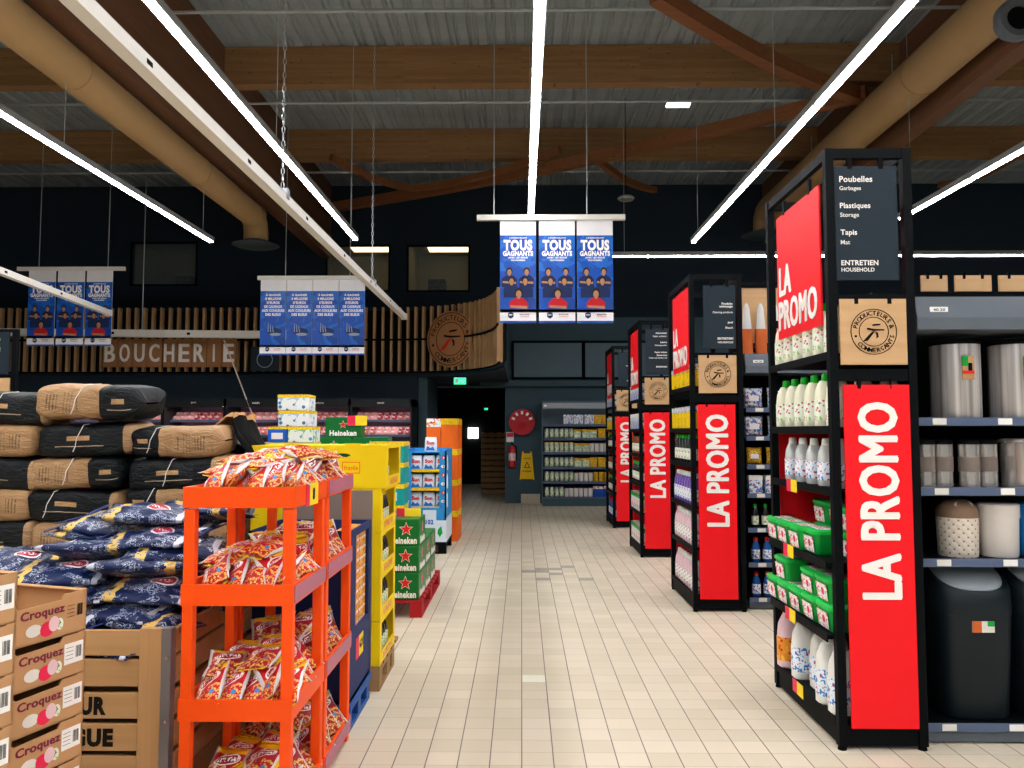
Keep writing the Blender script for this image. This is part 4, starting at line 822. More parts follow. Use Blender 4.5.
# ================================================================ PROMO SHELF ENDS
LV = [1.944, 1.57, 1.26, 0.895, 0.54, 0.138]        # shelf surfaces
LVN = ['top', 'second', 'third', 'fourth', 'fifth', 'bottom']
UN = ['first', 'second', 'third', 'fourth']
def promo_unit(k, X0, X1, Y0, Y1, sign_lines, sx, ktag):
    which = UN[k]
    t = thing('promo_shelf_unit', ['tall black end shelf with green tubs and bottles, first along the aisle', 'black end shelf with purple bottles, second along the aisle', 'black end shelf with orange red sign, third along the aisle', 'black end shelf farthest along the aisle near tinned food'][k], 'shelving')
    Ht = 2.985 if k == 0 else 2.93; pw = 0.042
    for (x, y) in ((X0, Y0), (X1 - pw, Y0), (X0, Y1 - pw), (X1 - pw, Y1 - pw)):
        g = G(); g.box(x, y, 0.02, x + pw, y + pw, Ht); pst = g.build('post', M['black'], t)
        g = G(); g.M = Matrix.Translation((x + pw / 2, y + pw / 2, 0)); g.loft([(0, 0.022, 0.022), (0.02, 0.018, 0.018)], 12); g.build('foot', M['blackm'], pst)
    for z, hh in ((Ht - 0.05, 0.05), (2.19, 0.045), (1.80, 0.06)):
        bars = [(X0 + pw, Y0 + 0.005, X1 - pw, Y0 + pw - 0.005), (X0 + pw, Y1 - pw + 0.005, X1 - pw, Y1 - 0.005)]
        if z > 2.5: bars.append((X0 + 0.005, Y0 + pw, X0 + pw - 0.005, Y1 - pw))
        if z > 2.1: bars.append((X1 - pw + 0.005, Y0 + pw, X1 - 0.005, Y1 - pw))
        for q in bars: g = G(); g.box(q[0], q[1], z, q[2], q[3], z + hh); g.build('cross_bar', M['black'], t, smooth=False)
    g = G(); g.box(X1 - 0.045, Y0 + pw, 0.1, X1 - 0.03, Y1 - pw, 2.19); g.build('back_panel', M['blackm'], t)
    g = G(); g.box(X0 + 0.01, Y0 + pw, 0.02, X1 - pw, Y1 - pw, 0.12); g.box(X0 + pw, Y0 + 0.01, 0.02, X1 - pw, Y0 + pw, 0.12); g.build('plinth', M['black'], t)
    for i, z in enumerate(LV):
        g = G(); xo = X0 - (0.03 if i in (3, 4) and k == 0 else 0.0)
        g.box(xo + 0.004, Y0 + pw + 0.003, z - 0.02, X1 - 0.05, Y1 - pw - 0.003, z); g.box(xo, Y0 + pw + 0.003, z - 0.035, xo + 0.006, Y1 - pw - 0.003, z + 0.006, 0)
        sh = g.build('shelf', M['black'], t, smooth=False)
        if k == 0 and i > 1:
            y_ = Y0 + 0.62 - i * 0.01; dz = -0.075
            g = G(); g.box(xo - 0.004, y_, z + dz + 0.02, xo - 0.001, y_ + 0.07, z + dz + 0.09, 0); g.box(xo - 0.004, y_ - 0.09, z + dz + 0.02, xo - 0.001, y_, z + dz + 0.09, 1)
            g.build('price_tag', [M['tagr'], M['tagy']], sh)
    # upright red sign on the camera side, and its twin on the far side
    zc = (1.78, 0.11); sx0, sx1 = X0 + 0.058, X0 + 0.058 + 0.325
    for face, nm in ((0, 'near'), (1, 'far')):
        Yf = Y0 - 0.012 if face == 0 else Y1 + 0.002
        r = thing('promo_sign', ('tall red upright sign reading LA PROMO on the %s black end shelf' if face == 0 else 'red board closing the far side of the %s black end shelf') % which, 'sign')
        g = G(); g.box(sx0, Yf, zc[1], sx1, Yf + 0.01, zc[0]); g.build('board', M['red'], r)
        for q in (0.25, 0.75): g = G(); g.box(sx0 + q * 0.325 - 0.012, Yf - 0.001, zc[0] - 0.02, sx0 + q * 0.3 + 0.012, Yf + 0.011, zc[0] + 0.03); g.build('clip', M['blackm'], r)
        g = G()
        if face == 0: write(g, 'LA PROMO', ((sx0 + sx1) / 2, Yf - 0.001, 1.21), (0, 0, 1), (-1, 0, 0), 0.95, 0.185, 0, 0.0, 0.002, fat=0.042)
        else: write(g, 'LA PROMO', ((sx0 + sx1) / 2, Yf + 0.011, 1.21), (0, 0, 1), (1, 0, 0), 0.95, 0.185, 0, 0.0, 0.002, fat=0.042)
        g.build('lettering', M['lett'], r)
    # kraft logo board
    r = thing('logo_sign', 'square birch board with round merchant logo on the %s black end shelf' % which, 'sign')
    ks = (X0 + (0.05 if k == 0 else 0.07)); kw = 0.33; g = G(); g.box(ks, Y0 - 0.012, 1.88, ks + kw, Y0 - 0.002, 1.88 + kw); g.build('board', M['kraft'], r)
    g = G(); local(g, (ks + kw / 2, Y0 - 0.013, 1.88 + kw / 2), (1, 0, 0), (0, 0, 1)); emblem(g, 0.115); g.build('emblem', M['ink'], r)
    for q in (0.25, 0.75): g = G(); g.box(ks + q * kw - 0.01, Y0 - 0.014, 2.185, ks + q * kw + 0.01, Y0 - 0.0, 2.215); g.build('clip', M['blackm'], r)
    # dark category board
    r = thing('category_sign', 'dark grey aisle board listing household goods on the %s black end shelf' % which, 'sign')
    a0, a1, b0, b1 = sx
    g = G(); g.box(a0, Y0 + 0.01, b0, a1, Y0 + 0.02, b1); g.build('board', M['dark'], r)
    for q in (0.25, 0.75): g = G(); g.box(a0 + q * (a1 - a0) - 0.012, Y0 + 0.008, b1 - 0.015, a0 + q * (a1 - a0) + 0.012, Y0 + 0.024, b1 + 0.07); g.build('clip', M['blackm'], r)
    g = G(); Hs = b1 - b0
    for (s_, f, hh, bold) in sign_lines:
        write(g, s_, (a0 + 0.025, Y0 + 0.009, b1 - f * Hs), (1, 0, 0), (0, 0, 1), None, hh, 0, bold, 0.001, 'l') if k == 0 else write(g, s_, (a1 - 0.025 - text_geo(s_, bold)[2] * hh / text_geo(s_, bold)[3], Y0 + 0.009, b1 - f * Hs), (1, 0, 0), (0, 0, 1), None, hh, 0, bold, 0.001, 'l')
    g.build('lettering', M['lett'], r)
    # red board facing the aisle
    r = thing('promo_sign', 'large red board reading LA PROMO facing the aisle, %s black end shelf' % which, 'sign')
    g = G(); ya, yb = Y0 + 0.14, Y1 - 0.16; g.box(X0 + 0.015, ya, 2.10, X0 + 0.025, yb, 2.84); g.build('board', M['red'], r)
    g = G(); yc = (ya + yb) / 2; L_ = yb - ya
    write(g, 'PROMO', (X0 + 0.014, yc + 0.01, 2.235), (0, -1, 0), (0, 0, 1), L_ * 0.88, 0.165, 0, 0.0, 0.002, fat=0.042); write(g, 'LA', (X0 + 0.014, yc + L_ * 0.43 - L_ * 0.14, 2.44), (0, -1, 0), (0, 0, 1), L_ * 0.28, 0.165, 0, 0.0, 0.002, fat=0.042)
    g.build('lettering', M['lett'], r)
    for q in (0.2, 0.8): g = G(); g.box(X0 + 0.012, ya + q * L_ - 0.012, 2.83, X0 + 0.028, ya + q * L_ + 0.012, 2.91); g.build('clip', M['blackm'], r)
    return t
U = [(1.543, 1.975, 3.905, 4.88), (1.475, 1.935, 6.815, 7.81), (1.46, 1.93, 9.70, 10.67), (1.465, 1.93, 12.62, 13.62)]
promo_unit(0, *U[0], [('Poubelles', .115, .031, .018), ('Garbages', .2, .027, .006), ('Plastiques', .355, .036, .018), ('Storage', .435, .029, .006), ('Tapis', .59, .036, .018), ('Mat', .67, .022, .006), ('ENTRETIEN', .85, .026, .022), ('HOUSEHOLD', .91, .020, .012)], (1.590, 1.590 + 0.315, 2.31, 2.895), '')
promo_unit(1, *U[1], [('Produits', .29, .02, .03), ('nettoyage', .34, .024, .03), ('Cleaning products', .43, .022, .012), ('Javel', .59, .022, .03), ('Bleach', .67, .018, .012), ('ENTRETIEN', .84, .019, .03), ('HOUSEHOLD', .9, .016, .012)], (1.60, 1.88, 2.27, 2.83), '')
promo_unit(2, *U[2], [('Adoucissant', .1, .02, .03), ('Fabric softener', .17, .02, .012), ('Lessive', .3, .02, .03), ('Washing powder', .37, .02, .012), ('Papier toilette', .52, .024, .03), ('Essuie tout', .58, .02, .03), ('Toilet roll, kitchen roll', .64, .02, .012), ('ENTRETIEN', .83, .019, .03)], (1.55, 1.84, 2.25, 2.83), '')
promo_unit(3, *U[3], [('Mouchoirs', .4, .02, .03), ('Tissues', .47, .018, .012), ('Coton', .6, .02, .03), ('Cotton', .67, .018, .012), ('HYGIENE', .83, .019, .03)], (1.57, 1.84, 2.27, 2.83), '')

def stock(k, lv, pk, n, noun, xoff=0.07, rot=PI / 2 * 3, gap=None, stacks=1, step=0.13, back=1, y_from=0.1, y_to=None, zs=None, extra=''):
    X0, X1, Y0, Y1 = U[k]; ya = Y0 + y_from; yb = (Y0 + y_to) if y_to else Y1 - 0.1
    for i in range(n):
        y_ = ya + (yb - ya) * (i / max(1, n - 1))
        for s_ in range(stacks):
            lab = '%s, %s from the near post%s, %s shelf, %s end unit' % (noun, ORD[i], (', ' + ['lower', 'upper', 'uppermost'][s_]) if stacks > 1 else '', LVN[lv], UN[k])
            P[pk]((X0 + xoff, y_, LV[lv] + 0.001 + s_ * step), (0, 0, rot), lab)
    for j in range(1, back + 1):
        lab = '%s, %s row behind the aisle edge, %s shelf, %s end unit' % (noun, ORD[j], LVN[lv], UN[k])
        for s_ in range(stacks):
            l2 = lab if stacks == 1 else lab.replace(' row', ' row ' + ['low', 'high', 'top'][s_])
            P[pk]((X0 + xoff + j * 0.13, ya, LV[lv] + 0.001 + s_ * step), (0, 0, rot), l2)
stock(0, 0, 'jugw', 6, 'green capped cream bottle', back=2, xoff=0.075)
stock(0, 1, 'jugw', 6, 'green capped cream bottle', back=2, xoff=0.075)
stock(0, 2, 'jugc', 5, 'clear soap bottle', back=2, y_to=0.78, xoff=0.075)
for j, (y_, s_, x_, lb) in enumerate(((0.16, 0, 0.17, 'lower tub behind by the near post'), (0.20, 1, 0.17, 'upper tub behind by the near post'), (0.36, 0, 0.055, 'lower front tub in the middle'), (0.36, 1, 0.20, 'upper back tub in the middle'), (0.36, 0, 0.20, 'lower back tub in the middle'), (0.52, 0, 0.03, 'lower front tub past the middle'), (0.56, 1, 0.19, 'upper back tub past the middle'), (0.56, 0, 0.19, 'lower back tub past the middle'), (0.72, 0, 0.03, 'lower front tub second from the far end'), (0.9, 0, 0.03, 'lower front tub at the far end'))):
    P['tub']((U[0][0] + x_ + 0.02, U[0][2] + y_, LV[3] + 0.001 + s_ * 0.135), (0, 0, PI * 1.5), 'green detergent tub on the fourth shelf, ' + lb)
for j, (y_, s_, x_, lb) in enumerate(((0.17, 0, 0.05, 'lower tub by the near post'), (0.19, 1, 0.055, 'upper tub by the near post'), (0.37, 0, 0.045, 'lower tub second from the near post'), (0.39, 1, 0.05, 'upper tub second from the near post'), (0.56, 0, 0.04, 'lower tub in the middle'), (0.75, 0, 0.035, 'lower tub second from the far end'), (0.93, 0, 0.03, 'lower tub at the far end'), (0.8, 1, 0.04, 'upper tub near the far end'), (0.17, 0, 0.22, 'lower tub in the back row'), (0.17, 1, 0.22, 'upper tub in the back row'))):
    P['tub']((U[0][0] + x_ + 0.02, U[0][2] + y_, LV[4] + 0.001 + s_ * 0.135), (0, 0, PI * 1.5), 'green detergent tub on the fifth shelf, ' + lb)
for j, (y_, x_, pk, lb) in enumerate(((0.12, 0.07, 'jugb', 'at the near post'), (0.27, 0.065, 'jugb', 'second from the near post'), (0.5, 0.12, 'jugb', 'third, set slightly back'), (0.68, 0.08, 'jugb', 'fourth from the near post'), (0.9, 0.07, 'jugo', 'pink with orange label at the far end'), (0.12, 0.2, 'jugb', 'behind the near post'))):
    P[pk]((U[0][0] + x_, U[0][2] + y_, LV[5] + 0.001), (0, 0, PI * 1.5), 'tall softener bottle on the bottom shelf, ' + lb)
stock(1, 0, 'ybox', 5, 'yellow cleaning box'); stock(1, 1, 'ybox', 6, 'yellow cleaning box'); stock(1, 2, 'darkb', 7, 'dark green capped bottle'); stock(1, 3, 'purple', 8, 'purple cleaner bottle'); stock(1, 4, 'pinkb', 8, 'pale pink cleaner bottle'); stock(1, 5, 'pinkb', 8, 'pale pink cleaner bottle')
stock(2, 0, 'wbox', 6, 'blue white box'); stock(2, 1, 'wbox', 6, 'blue white box'); stock(2, 2, 'amber', 7, 'amber bottle'); stock(2, 3, 'darkb', 7, 'dark bottle'); stock(2, 4, 'rbox', 6, 'red white box'); stock(2, 5, 'rbox', 6, 'red white box')
stock(3, 0, 'wbox', 5, 'blue white box'); stock(3, 1, 'ybox', 5, 'yellow box'); stock(3, 2, 'darkb', 6, 'dark bottle'); stock(3, 3, 'amber', 6, 'amber bottle'); stock(3, 4, 'darkb', 6, 'dark bottle'); stock(3, 5, 'blue', 6, 'blue bottle')

# ================================================================ LONG SHELF RUNS BEHIND THE ENDS
def run(k, Xa, Xb, Yf, Yb, levels, lab):
    t = thing('gondola_shelving', lab, 'shelving')
    n = max(1, round((Xb - Xa) / 1.0)); w_ = (Xb - Xa) / n
    for i in range(n + 1):
        x = Xa + i * w_; g = G(); g.box(x - 0.015, (Yf + Yb) / 2 - 0.03, 0.02, x + 0.015, (Yf + Yb) / 2 + 0.03, 2.33); g.build('upright', M['black'], t)
    g = G(); g.box(Xa, (Yf + Yb) / 2 - 0.015, 0.1, Xb, (Yf + Yb) / 2 + 0.015, 2.2); g.box(Xa, (Yf + Yb) / 2 - 0.02, 2.29, Xb, (Yf + Yb) / 2 + 0.02, 2.33); g.build('back_panel', M['blackm'], t)
    g = G(); g.box(Xa + 0.01, Yf + 0.02, 0.01, Xb - 0.01, Yb - 0.02, 0.085); g.build('plinth', M['topbox'], t)
    for z in levels + [0.1]:
        g = G(); g.box(Xa + 0.01, Yf + 0.006, z - 0.022, Xb - 0.01, (Yf + Yb) / 2 - 0.03, z); g.box(Xa + 0.01, (Yf + Yb) / 2 + 0.03, z - 0.022, Xb - 0.01, Yb - 0.006, z); sh = g.build('shelf', M['black'], t, smooth=False)
        g = G(); g.box(Xa + 0.01, Yf, z - 0.035, Xb - 0.01, Yf + 0.005, z + 0.006); g.build('price_rail', M['rail'], sh)
        for q in range(3 if Xb - Xa > 1 else 2):
            xx = Xa + 0.09 + q * 0.33; g = G(); g.box(xx, Yf - 0.004, z - 0.03, xx + 0.07, Yf - 0.001, z + 0.002); g.build('price_tag', M['label'] if q % 2 else M['canw'], sh)
    return t
LR = [1.612, 1.26, 0.905]
run(0, 1.99, 4.4, 3.98, 4.84, LR, 'black shelving run holding waste bins behind the first end shelf')
LR2 = [1.75, 1.5, 1.25, 1.0, 0.7, 0.4]
run(1, 1.97, 5.2, 6.9, 7.76, LR2, 'black shelving run with cleaning goods behind the second end shelf')
run(2, 1.97, 5.2, 9.78, 10.64, LR2, 'black shelving run behind the third end shelf')
run(3, 1.97, 5.2, 12.7, 13.56, LR2, 'black shelving run behind the farthest end shelf')
# goods on the second run (a narrow slice shows between the ends)
tt = [('pouchw', 'white washing pouch', 0.21, 3), ('pouchw', 'white washing pouch', 0.21, 3), ('pouchy', 'yellow washing pouch', 0.18, 3), ('wbox', 'blue white box', 0.15, 4), ('darkb', 'dark bottle', 0.09, 5), ('blue', 'blue window cleaner', 0.1, 5), ('blue', 'blue window cleaner', 0.1, 5)]
for i, (pk, nm, dx, n) in enumerate(tt):
    z = ([LR2[0]] + LR2[1:] + [0.1])[i]
    for j in range(n):
        P[pk]((2.07 + j * dx, 7.0, z + 0.001), (0, 0, 0), '%s, %s from the end sign, %s level of the second run' % (nm, ORD[j], ORD[i]), scale=(0.85, 0.85, 0.78) if pk in ('pouchw', 'pouchy', 'blue', 'darkb', 'wbox') else None)
# canopy boxes over the runs
for (X0, X1, Y, lab) in ((1.99, 4.4, 3.92, 'long grey storage canopy box on top of the bin shelving'), (1.97, 4.2, 6.86, 'grey storage canopy box over the second shelving run')):
    t = thing('canopy_box', lab, 'shelf canopy'); g = G()
    g.add([(X0, Y, 2.06), (X1, Y, 2.06), (X1, Y + 0.4, 2.06), (X0, Y + 0.4, 2.06), (X0, Y, 2.12), (X1, Y, 2.12), (X0, Y + 0.03, 2.23), (X1, Y + 0.03, 2.23), (X1, Y + 0.4, 2.23), (X0, Y + 0.4, 2.23)], [(0, 3, 2, 1), (0, 1, 5, 4), (4, 5, 7, 6), (6, 7, 8, 9), (1, 2, 8, 7, 5), (2, 3, 9, 8), (3, 0, 4, 6, 9)])
    g.build('box_body', M['topbox'], t, smooth=False)
    g = G(); g.box(X0 + 0.07, Y + 0.008, 2.145, X0 + 0.16, Y + 0.012, 2.175, 0); write(g, '40.20', (X0 + 0.115, Y + 0.007, 2.16), (1, 0, 0), (0, 0, 1), 0.06, 0.014, 1, 0.01, 0.001); g.build('price_card', [M['label'], M['ink']], t)
# kraft boards hanging above the run
for k, (a, b) in enumerate(((921, 948), (955, 992), (999, 1040))):
    Y = 4.38; p, q = at(a, 276, Y), at(b, 294, Y); t = thing('wooden_header_board', 'birch header board over the bin shelving, %s from the end sign' % ORD[k], 'sign', (p.x, Y, 2.335)); g = G(); g.box(0, 0, 0, q.x - p.x, 0.012, 0.09); g.build('board', M['kraft'], t)
    for w_ in (0.25, 0.75): g = G(); g.box((q.x - p.x) * w_ - 0.008, -0.002, 0.07, (q.x - p.x) * w_ + 0.008, 0.014, 0.105); g.build('clip', M['blackm'], t)
# frame with brooms over the second run
t = thing('display_frame', 'open black frame above the second shelving run', 'frame'); g = G(); Y = 7.3
for q in ((2.0, 2.34, 2.03, 2.95), (2.6, 2.34, 2.63, 2.95), (2.03, 2.92, 2.6, 2.95), (2.03, 2.34, 2.6, 2.37)): g.box(q[0], Y, q[1], q[2], Y + 0.03, q[3])
g.build('bars', M['blackm'], t)
g = G(); g.box(2.04, Y + 0.04, 2.38, 2.59, Y + 0.05, 2.9); g.build('back_board', M['kraft'], t)
for i in range(4):
    t = thing('boxed_broom', 'orange and white packed broom, %s from the end sign above second run' % ORD[i], 'broom', (2.09 + i * 0.13, Y - 0.08, 2.232))
    g = G(); g.loft([(0, 0.05, 0.03), (0.26, 0.05, 0.03)], 8, 0, 6); g.build('bristle_head', M['brush'], t); g = G(); g.loft([(0.26, 0.045, 0.025), (0.45, 0.03, 0.02), (0.5, 0.012, 0.012)], 8); g.build('sleeve', M['eggw'], t)

# ================================================================ WASTE BINS
def steel_bin(i):
    t = thing('steel_waste_bin', '%s of the brushed steel bins on the upper bin shelf from the end sign' % ORD[i], 'waste bin', (2.285 + i * 0.31, 4.13, LR[0] + 0.001))
    g = G(); g.loft([(0.0, 0.116, 0.116), (0.012, 0.12, 0.12), (0.385, 0.12, 0.12)], 36, 0); g.build('steel_body', M['steel'], t)
    g = G(); g.loft([(0.385, 0.123, 0.123), (0.397, 0.123, 0.123), (0.403, 0.10, 0.10)], 36); g.build('lid', M['blackm'], t)
    g = G(); g.M = Matrix.Translation((-0.0, -0.1205, 0.2)); g.box(-0.03, -0.004, 0, 0.03, -0.001, 0.12, 0); g.box(-0.03, -0.006, 0.07, 0.0, -0.004, 0.12, 1); g.box(-0.03, -0.006, 0.03, 0.03, -0.004, 0.045, 2); g.box(0.0, -0.006, 0.045, 0.02, -0.004, 0.085, 3); g.build('product_label', [M['carton'], M['gtub'], M['star'], M['blackm']], t)
for i in range(5): steel_bin(i)
for i in range(4):
    t = thing('boxed_steel_bin', 'small packed steel bin with grey label, %s from the end sign, middle shelf' % ORD[i], 'waste bin', (2.09 + i * 0.115, 4.09 + (i % 2) * 0.04, LR[1] + 0.001))
    g = G(); g.loft([(0, 0.048, 0.048), (0.22, 0.05, 0.05)], 24); g.build('steel_body', M['chrome'], t); g = G(); g.loft([(0.08, 0.0505, 0.0505), (0.155, 0.0505, 0.0505)], 24, caps=False); g.build('card_sleeve', M['greyc'], t)
    g = G(); g.loft([(0.22, 0.052, 0.052), (0.24, 0.05, 0.05), (0.25, 0.02, 0.02)], 24); g.build('lid', M['blackm'], t)
for i in range(3):
    t = thing('polished_waste_bin', 'wide polished steel bin, %s from the small packed bins' % ORD[i], 'waste bin', (2.645 + i * 0.28, 4.13, LR[1] + 0.001))
    g = G(); g.loft([(0, 0.12, 0.12), (0.23, 0.125, 0.125)], 36); g.build('steel_body', M['chrome'], t); g = G(); g.loft([(0.23, 0.13, 0.13), (0.245, 0.13, 0.13), (0.25, 0.1, 0.1)], 36); g.build('rim', M['steel'], t)
t = thing('lace_waste_bin', 'beige bin with lace pattern and brown domed swing lid', 'waste bin', (2.265, 4.12, LR[2] + 0.001))
g = G(); g.loft([(0, 0.09, 0.09), (0.01, 0.094, 0.094), (0.20, 0.1, 0.1)], 36); g.build('patterned_body', M['lace'], t)
g = G(); g.loft([(0.2, 0.1, 0.1), (0.23, 0.1, 0.1), (0.26, 0.085, 0.085), (0.285, 0.06, 0.06), (0.295, 0.03, 0.03)], 30); g.build('domed_lid', M['taupe'], t)
g = G(); g.M = Matrix.Translation((0, -0.062, 0.262)) @ Matrix.Rotation(0.9, 4, 'X'); g.loft([(0, 0.05, 0.033), (0.008, 0.045, 0.028)], 20); g.build('swing_flap', M['offw'], t)
for i, (x, mm, nm) in enumerate(((2.475, 'offw', 'plain off white round bin beside the lace bin'), (2.675, 'azure', 'bright blue round bin beside the off white bin'))):
    t = thing('plastic_waste_bin', nm, 'waste bin', (x, 4.12, LR[2] + 0.001)); g = G(); g.loft([(0, 0.085, 0.085), (0.01, 0.09, 0.09), (0.2, 0.095, 0.095)], 32); g.build('bin_body', M[mm], t); g = G(); g.loft([(0.2, 0.099, 0.099), (0.265, 0.099, 0.099), (0.272, 0.09, 0.09)], 32); g.build('lid', M[mm], t)
for i in range(3):
    t = thing('swing_top_bin', ['tall dark grey swing top bin at the floor beside the red sign', 'second tall dark grey swing top bin on the floor shelf', 'third tall dark grey swing top bin on the floor shelf'][i], 'waste bin', (2.315 + i * 0.41, 4.17, 0.102))
    g = G(); g.loft([(0.0, 0.155, 0.13), (0.015, 0.165, 0.14), (0.52, 0.185, 0.165)], 32, 0, 4); g.build('bin_body', M['bin'], t)
    g = G(); g.loft([(0.515, 0.195, 0.172), (0.56, 0.198, 0.176), (0.575, 0.196, 0.174), (0.64, 0.195, 0.172), (0.665, 0.18, 0.158), (0.66, 0.165, 0.145)], 32, 0, 3.0)
    for v_ in g.v:
        if v_.z > 0.6: v_.z += (v_.y + 0.17) * 0.5 - 0.03
    g.build('hood', M['bin'], t)
    g = G(); g.loft([(0.655, 0.168, 0.148), (0.668, 0.166, 0.146), (0.680, 0.13, 0.11), (0.684, 0.06, 0.05)], 32, 0, 2.5)
    for v_ in g.v: v_.z += (v_.y + 0.17) * 0.5 - 0.03
    g.build('swing_flap', M['binlid'], t)
    g = G(); g.M = Matrix.Translation((0.0, -0.161, 0.44)); g.box(-0.055, -0.006, 0, 0.055, 0.0, 0.055, 0); g.box(-0.055, -0.007, 0, -0.01, -0.006, 0.055, 1); g.box(0.02, -0.007, 0.03, 0.055, -0.006, 0.055, 2); g.build('product_label', [M['canw'], M['brush'], M['gtub']], t)

# ================================================================ TINNED FOOD SHELVES
xa, xb = at(543, 450, 16.3).x, at(690, 450, 16.3).x; SYF = 16.25
t = thing('tin_shelving', 'slate shelving of tins and jars against the back wall', 'shelving')
g = G(); g.box(xa, 16.8, 0, xb, 16.84, 2.2); g.box(xa - 0.02, SYF + 0.1, 0, xa, 16.84, 2.15); g.build('back_panel', M['tealpanel'], t)
g = G(); g.box(xa, SYF, 0, xb, 16.8, 0.16); g.build('plinth', M['wall2'], t)
g = G(); g.box(xa, SYF + 0.1, 2.02, xb, SYF + 0.12, 2.14, 0); g.box(xa + 0.02, SYF + 0.095, 2.06, xa + 0.08, SYF + 0.0995, 2.1, 1); g.build('header_strip', [M['metal'], M['label']], t)
LT = [0.18, 0.50, 0.80, 1.11, 1.40, 1.69]
for z in LT:
    g = G(); g.box(xa, SYF + 0.08, z - 0.02, xb, 16.8, z, 0); g.box(xa, SYF + 0.07, z - 0.045, xb, SYF + 0.08, z + 0.005, 1); g.build('shelf', [M['wall2'], M['rail']], t, smooth=False)
TP = dict(can=can('food_tin', 'tin', 'canm', 'canl', 0.045, 0.2, 'canm'), jar=can('food_jar', 'jar', 'canw', 'canl', 0.045, 0.2, 'cany'), wjar=can('food_jar', 'jar', 'pinkb', 'canw', 0.045, 0.19, 'blackm'), ytin=can('food_tin', 'tin', 'cany', 'goldbox', 0.05, 0.19, 'cany'),
          gold=carton('food_carton', 'box', 'goldbox', 'goldbox', 0.15, 0.15, 0.2), bw=carton('food_carton', 'box', 'bluwhite', 'papera', 0.2, 0.2, 0.2), gb=carton('food_carton', 'box', 'canl', 'goldbox', 0.15, 0.15, 0.18), bag=carton('food_carton', 'box', 'bluebox', 'bigred', 0.2, 0.12, 0.22))
rows = [(0, [('can', 4), ('wjar', 6), ('bag', 4)]), (1, [('can', 6), ('wjar', 4), ('ytin', 6)]), (2, [('can', 6), ('gb', 2), ('gold', 5)]), (3, [('jar', 6), ('gb', 2), ('wjar', 7)]), (4, [('can', 6), ('gb', 3), ('gold', 5)]), (5, [('', 4), ('bw', 3), ('gold', 4)])]
NM = dict(can='green labelled tin', jar='green labelled jar', wjar='pale jar', ytin='yellow tin', gold='yellow carton', bw='blue white carton', gb='green cream carton', bag='blue bag pack')
WD = dict(can=0.103, jar=0.103, wjar=0.1, ytin=0.115, gold=0.165, bw=0.215, gb=0.165, bag=0.215)
for lv, seq in rows:
    x = xa + 0.07
    for pk, n in seq:
        if not pk: x += 0.1 * n; continue
        for i in range(n):
            if x > xb - 0.1: break
            TP[pk]((x + WD[pk] / 2 - 0.04, SYF + 0.16 + (0.04 if WD[pk] > 0.12 else 0), LT[lv] + 0.001), (0, 0, R.uniform(-0.1, 0.1)), '%s, %s of its kind on the tin shelving %s' % (NM[pk], ORD[i], ['floor level', 'second level up', 'third level up', 'fourth level up', 'fifth level up', 'topmost level'][lv])); x += WD[pk]

# ================================================================ ORANGE SNACK RACKS
RX0, RX1 = -1.30, -0.868
RZ = [1.335, 0.965, 0.535, 0.12]
def rack(k, Y0, Y1, lab):
    t = thing('snack_rack', lab, 'rack'); pw = 0.05
    for i, (x, y) in enumerate(((RX0, Y0), (RX1 - pw, Y0), (RX0, Y1 - pw), (RX1 - pw, Y1 - pw))):
        g = G(); g.box(x + 0.004, y + 0.004, 0, x + pw - 0.004, y + pw - 0.004, 1.25); g.build('post', M['orange'], t, bev=0.004)
    for i, z in enumerate(RZ):
        b = 0.08; g = G()
        g.box(RX0, Y0, z - b, RX1, Y0 + 0.012, z); g.box(RX0, Y1 - 0.012, z - b, RX1, Y1, z); g.box(RX0, Y0 + 0.012, z - b, RX0 + 0.012, Y1 - 0.012, z); g.box(RX1 - 0.012, Y0 + 0.012, z - b, RX1, Y1 - 0.012, z)
        g.box(RX0 + 0.012, Y0 + 0.012, z - b + 0.01, RX1 - 0.012, Y1 - 0.012, z - b + 0.022)
        sh = g.build('tray_shelf', M['orange'], t, smooth=False)
        if (k, i) in ((0, 1), (1, 2), (1, 3), (1, 0), (1, 1)) :
            g = G(); g.box(RX1 + 0.0005, Y0 + 0.01, z - b + 0.008, RX1 + 0.004, Y1 - 0.01, z - 0.008); g.build('label_strip', M['pink'], sh)
        if (k, i) == (0, 0):
            g = G(); y_ = Y0 + 0.2; g.box(RX1 + 0.0005, y_, z - b - 0.01, RX1 + 0.003, y_ + 0.13, z + 0.0, 0); g.box(RX1 + 0.0005, y_ - 0.05, z - b - 0.01, RX1 + 0.003, y_, z + 0.0, 1)
            write(g, '8', (RX1 + 0.003, y_ + 0.06, z - 0.045), (0, 1, 0), (0, 0, 1), None, 0.05, 2, 0.05, 0.001); g.build('price_card', [M['tagy'], M['tagr'], M['ink']], sh)
    return t
rack(0, 3.0, 3.49, 'orange plastic snack rack, the closer one with open end trays')
rack(1, 3.515, 4.03, 'orange plastic snack rack joined behind the closer one')
def bag_proto(i, m):
    r = proto('snack_bag', 'snack bag'); o = pillow('bag_body', 0.15, 0.21, 0.055, M[m], 20 + i, 0.07, 12, 12, 0.5, 0.006, r); o.rotation_euler = (PI / 2, 0, 0)
    for s_ in (1, -1):
        g = G(); pts = []
        for q in range(13): pts.append((-0.054 + q * 0.009, s_ * (0.1035 + (0.003 if q % 2 else 0.0))))
        pts += [(0.054, s_ * 0.099), (-0.054, s_ * 0.099)]
        if s_ < 0: pts = pts[::-1]
        g.M = Matrix.Translation((0, 0.001, 0)) @ Matrix.Rotation(PI / 2, 4, 'X'); g.poly(pts, 0.002)
        g.build('crimped_seal', M['tagy'] if m == 'snack' else M['ylabel'], r)
    return Proto(r)
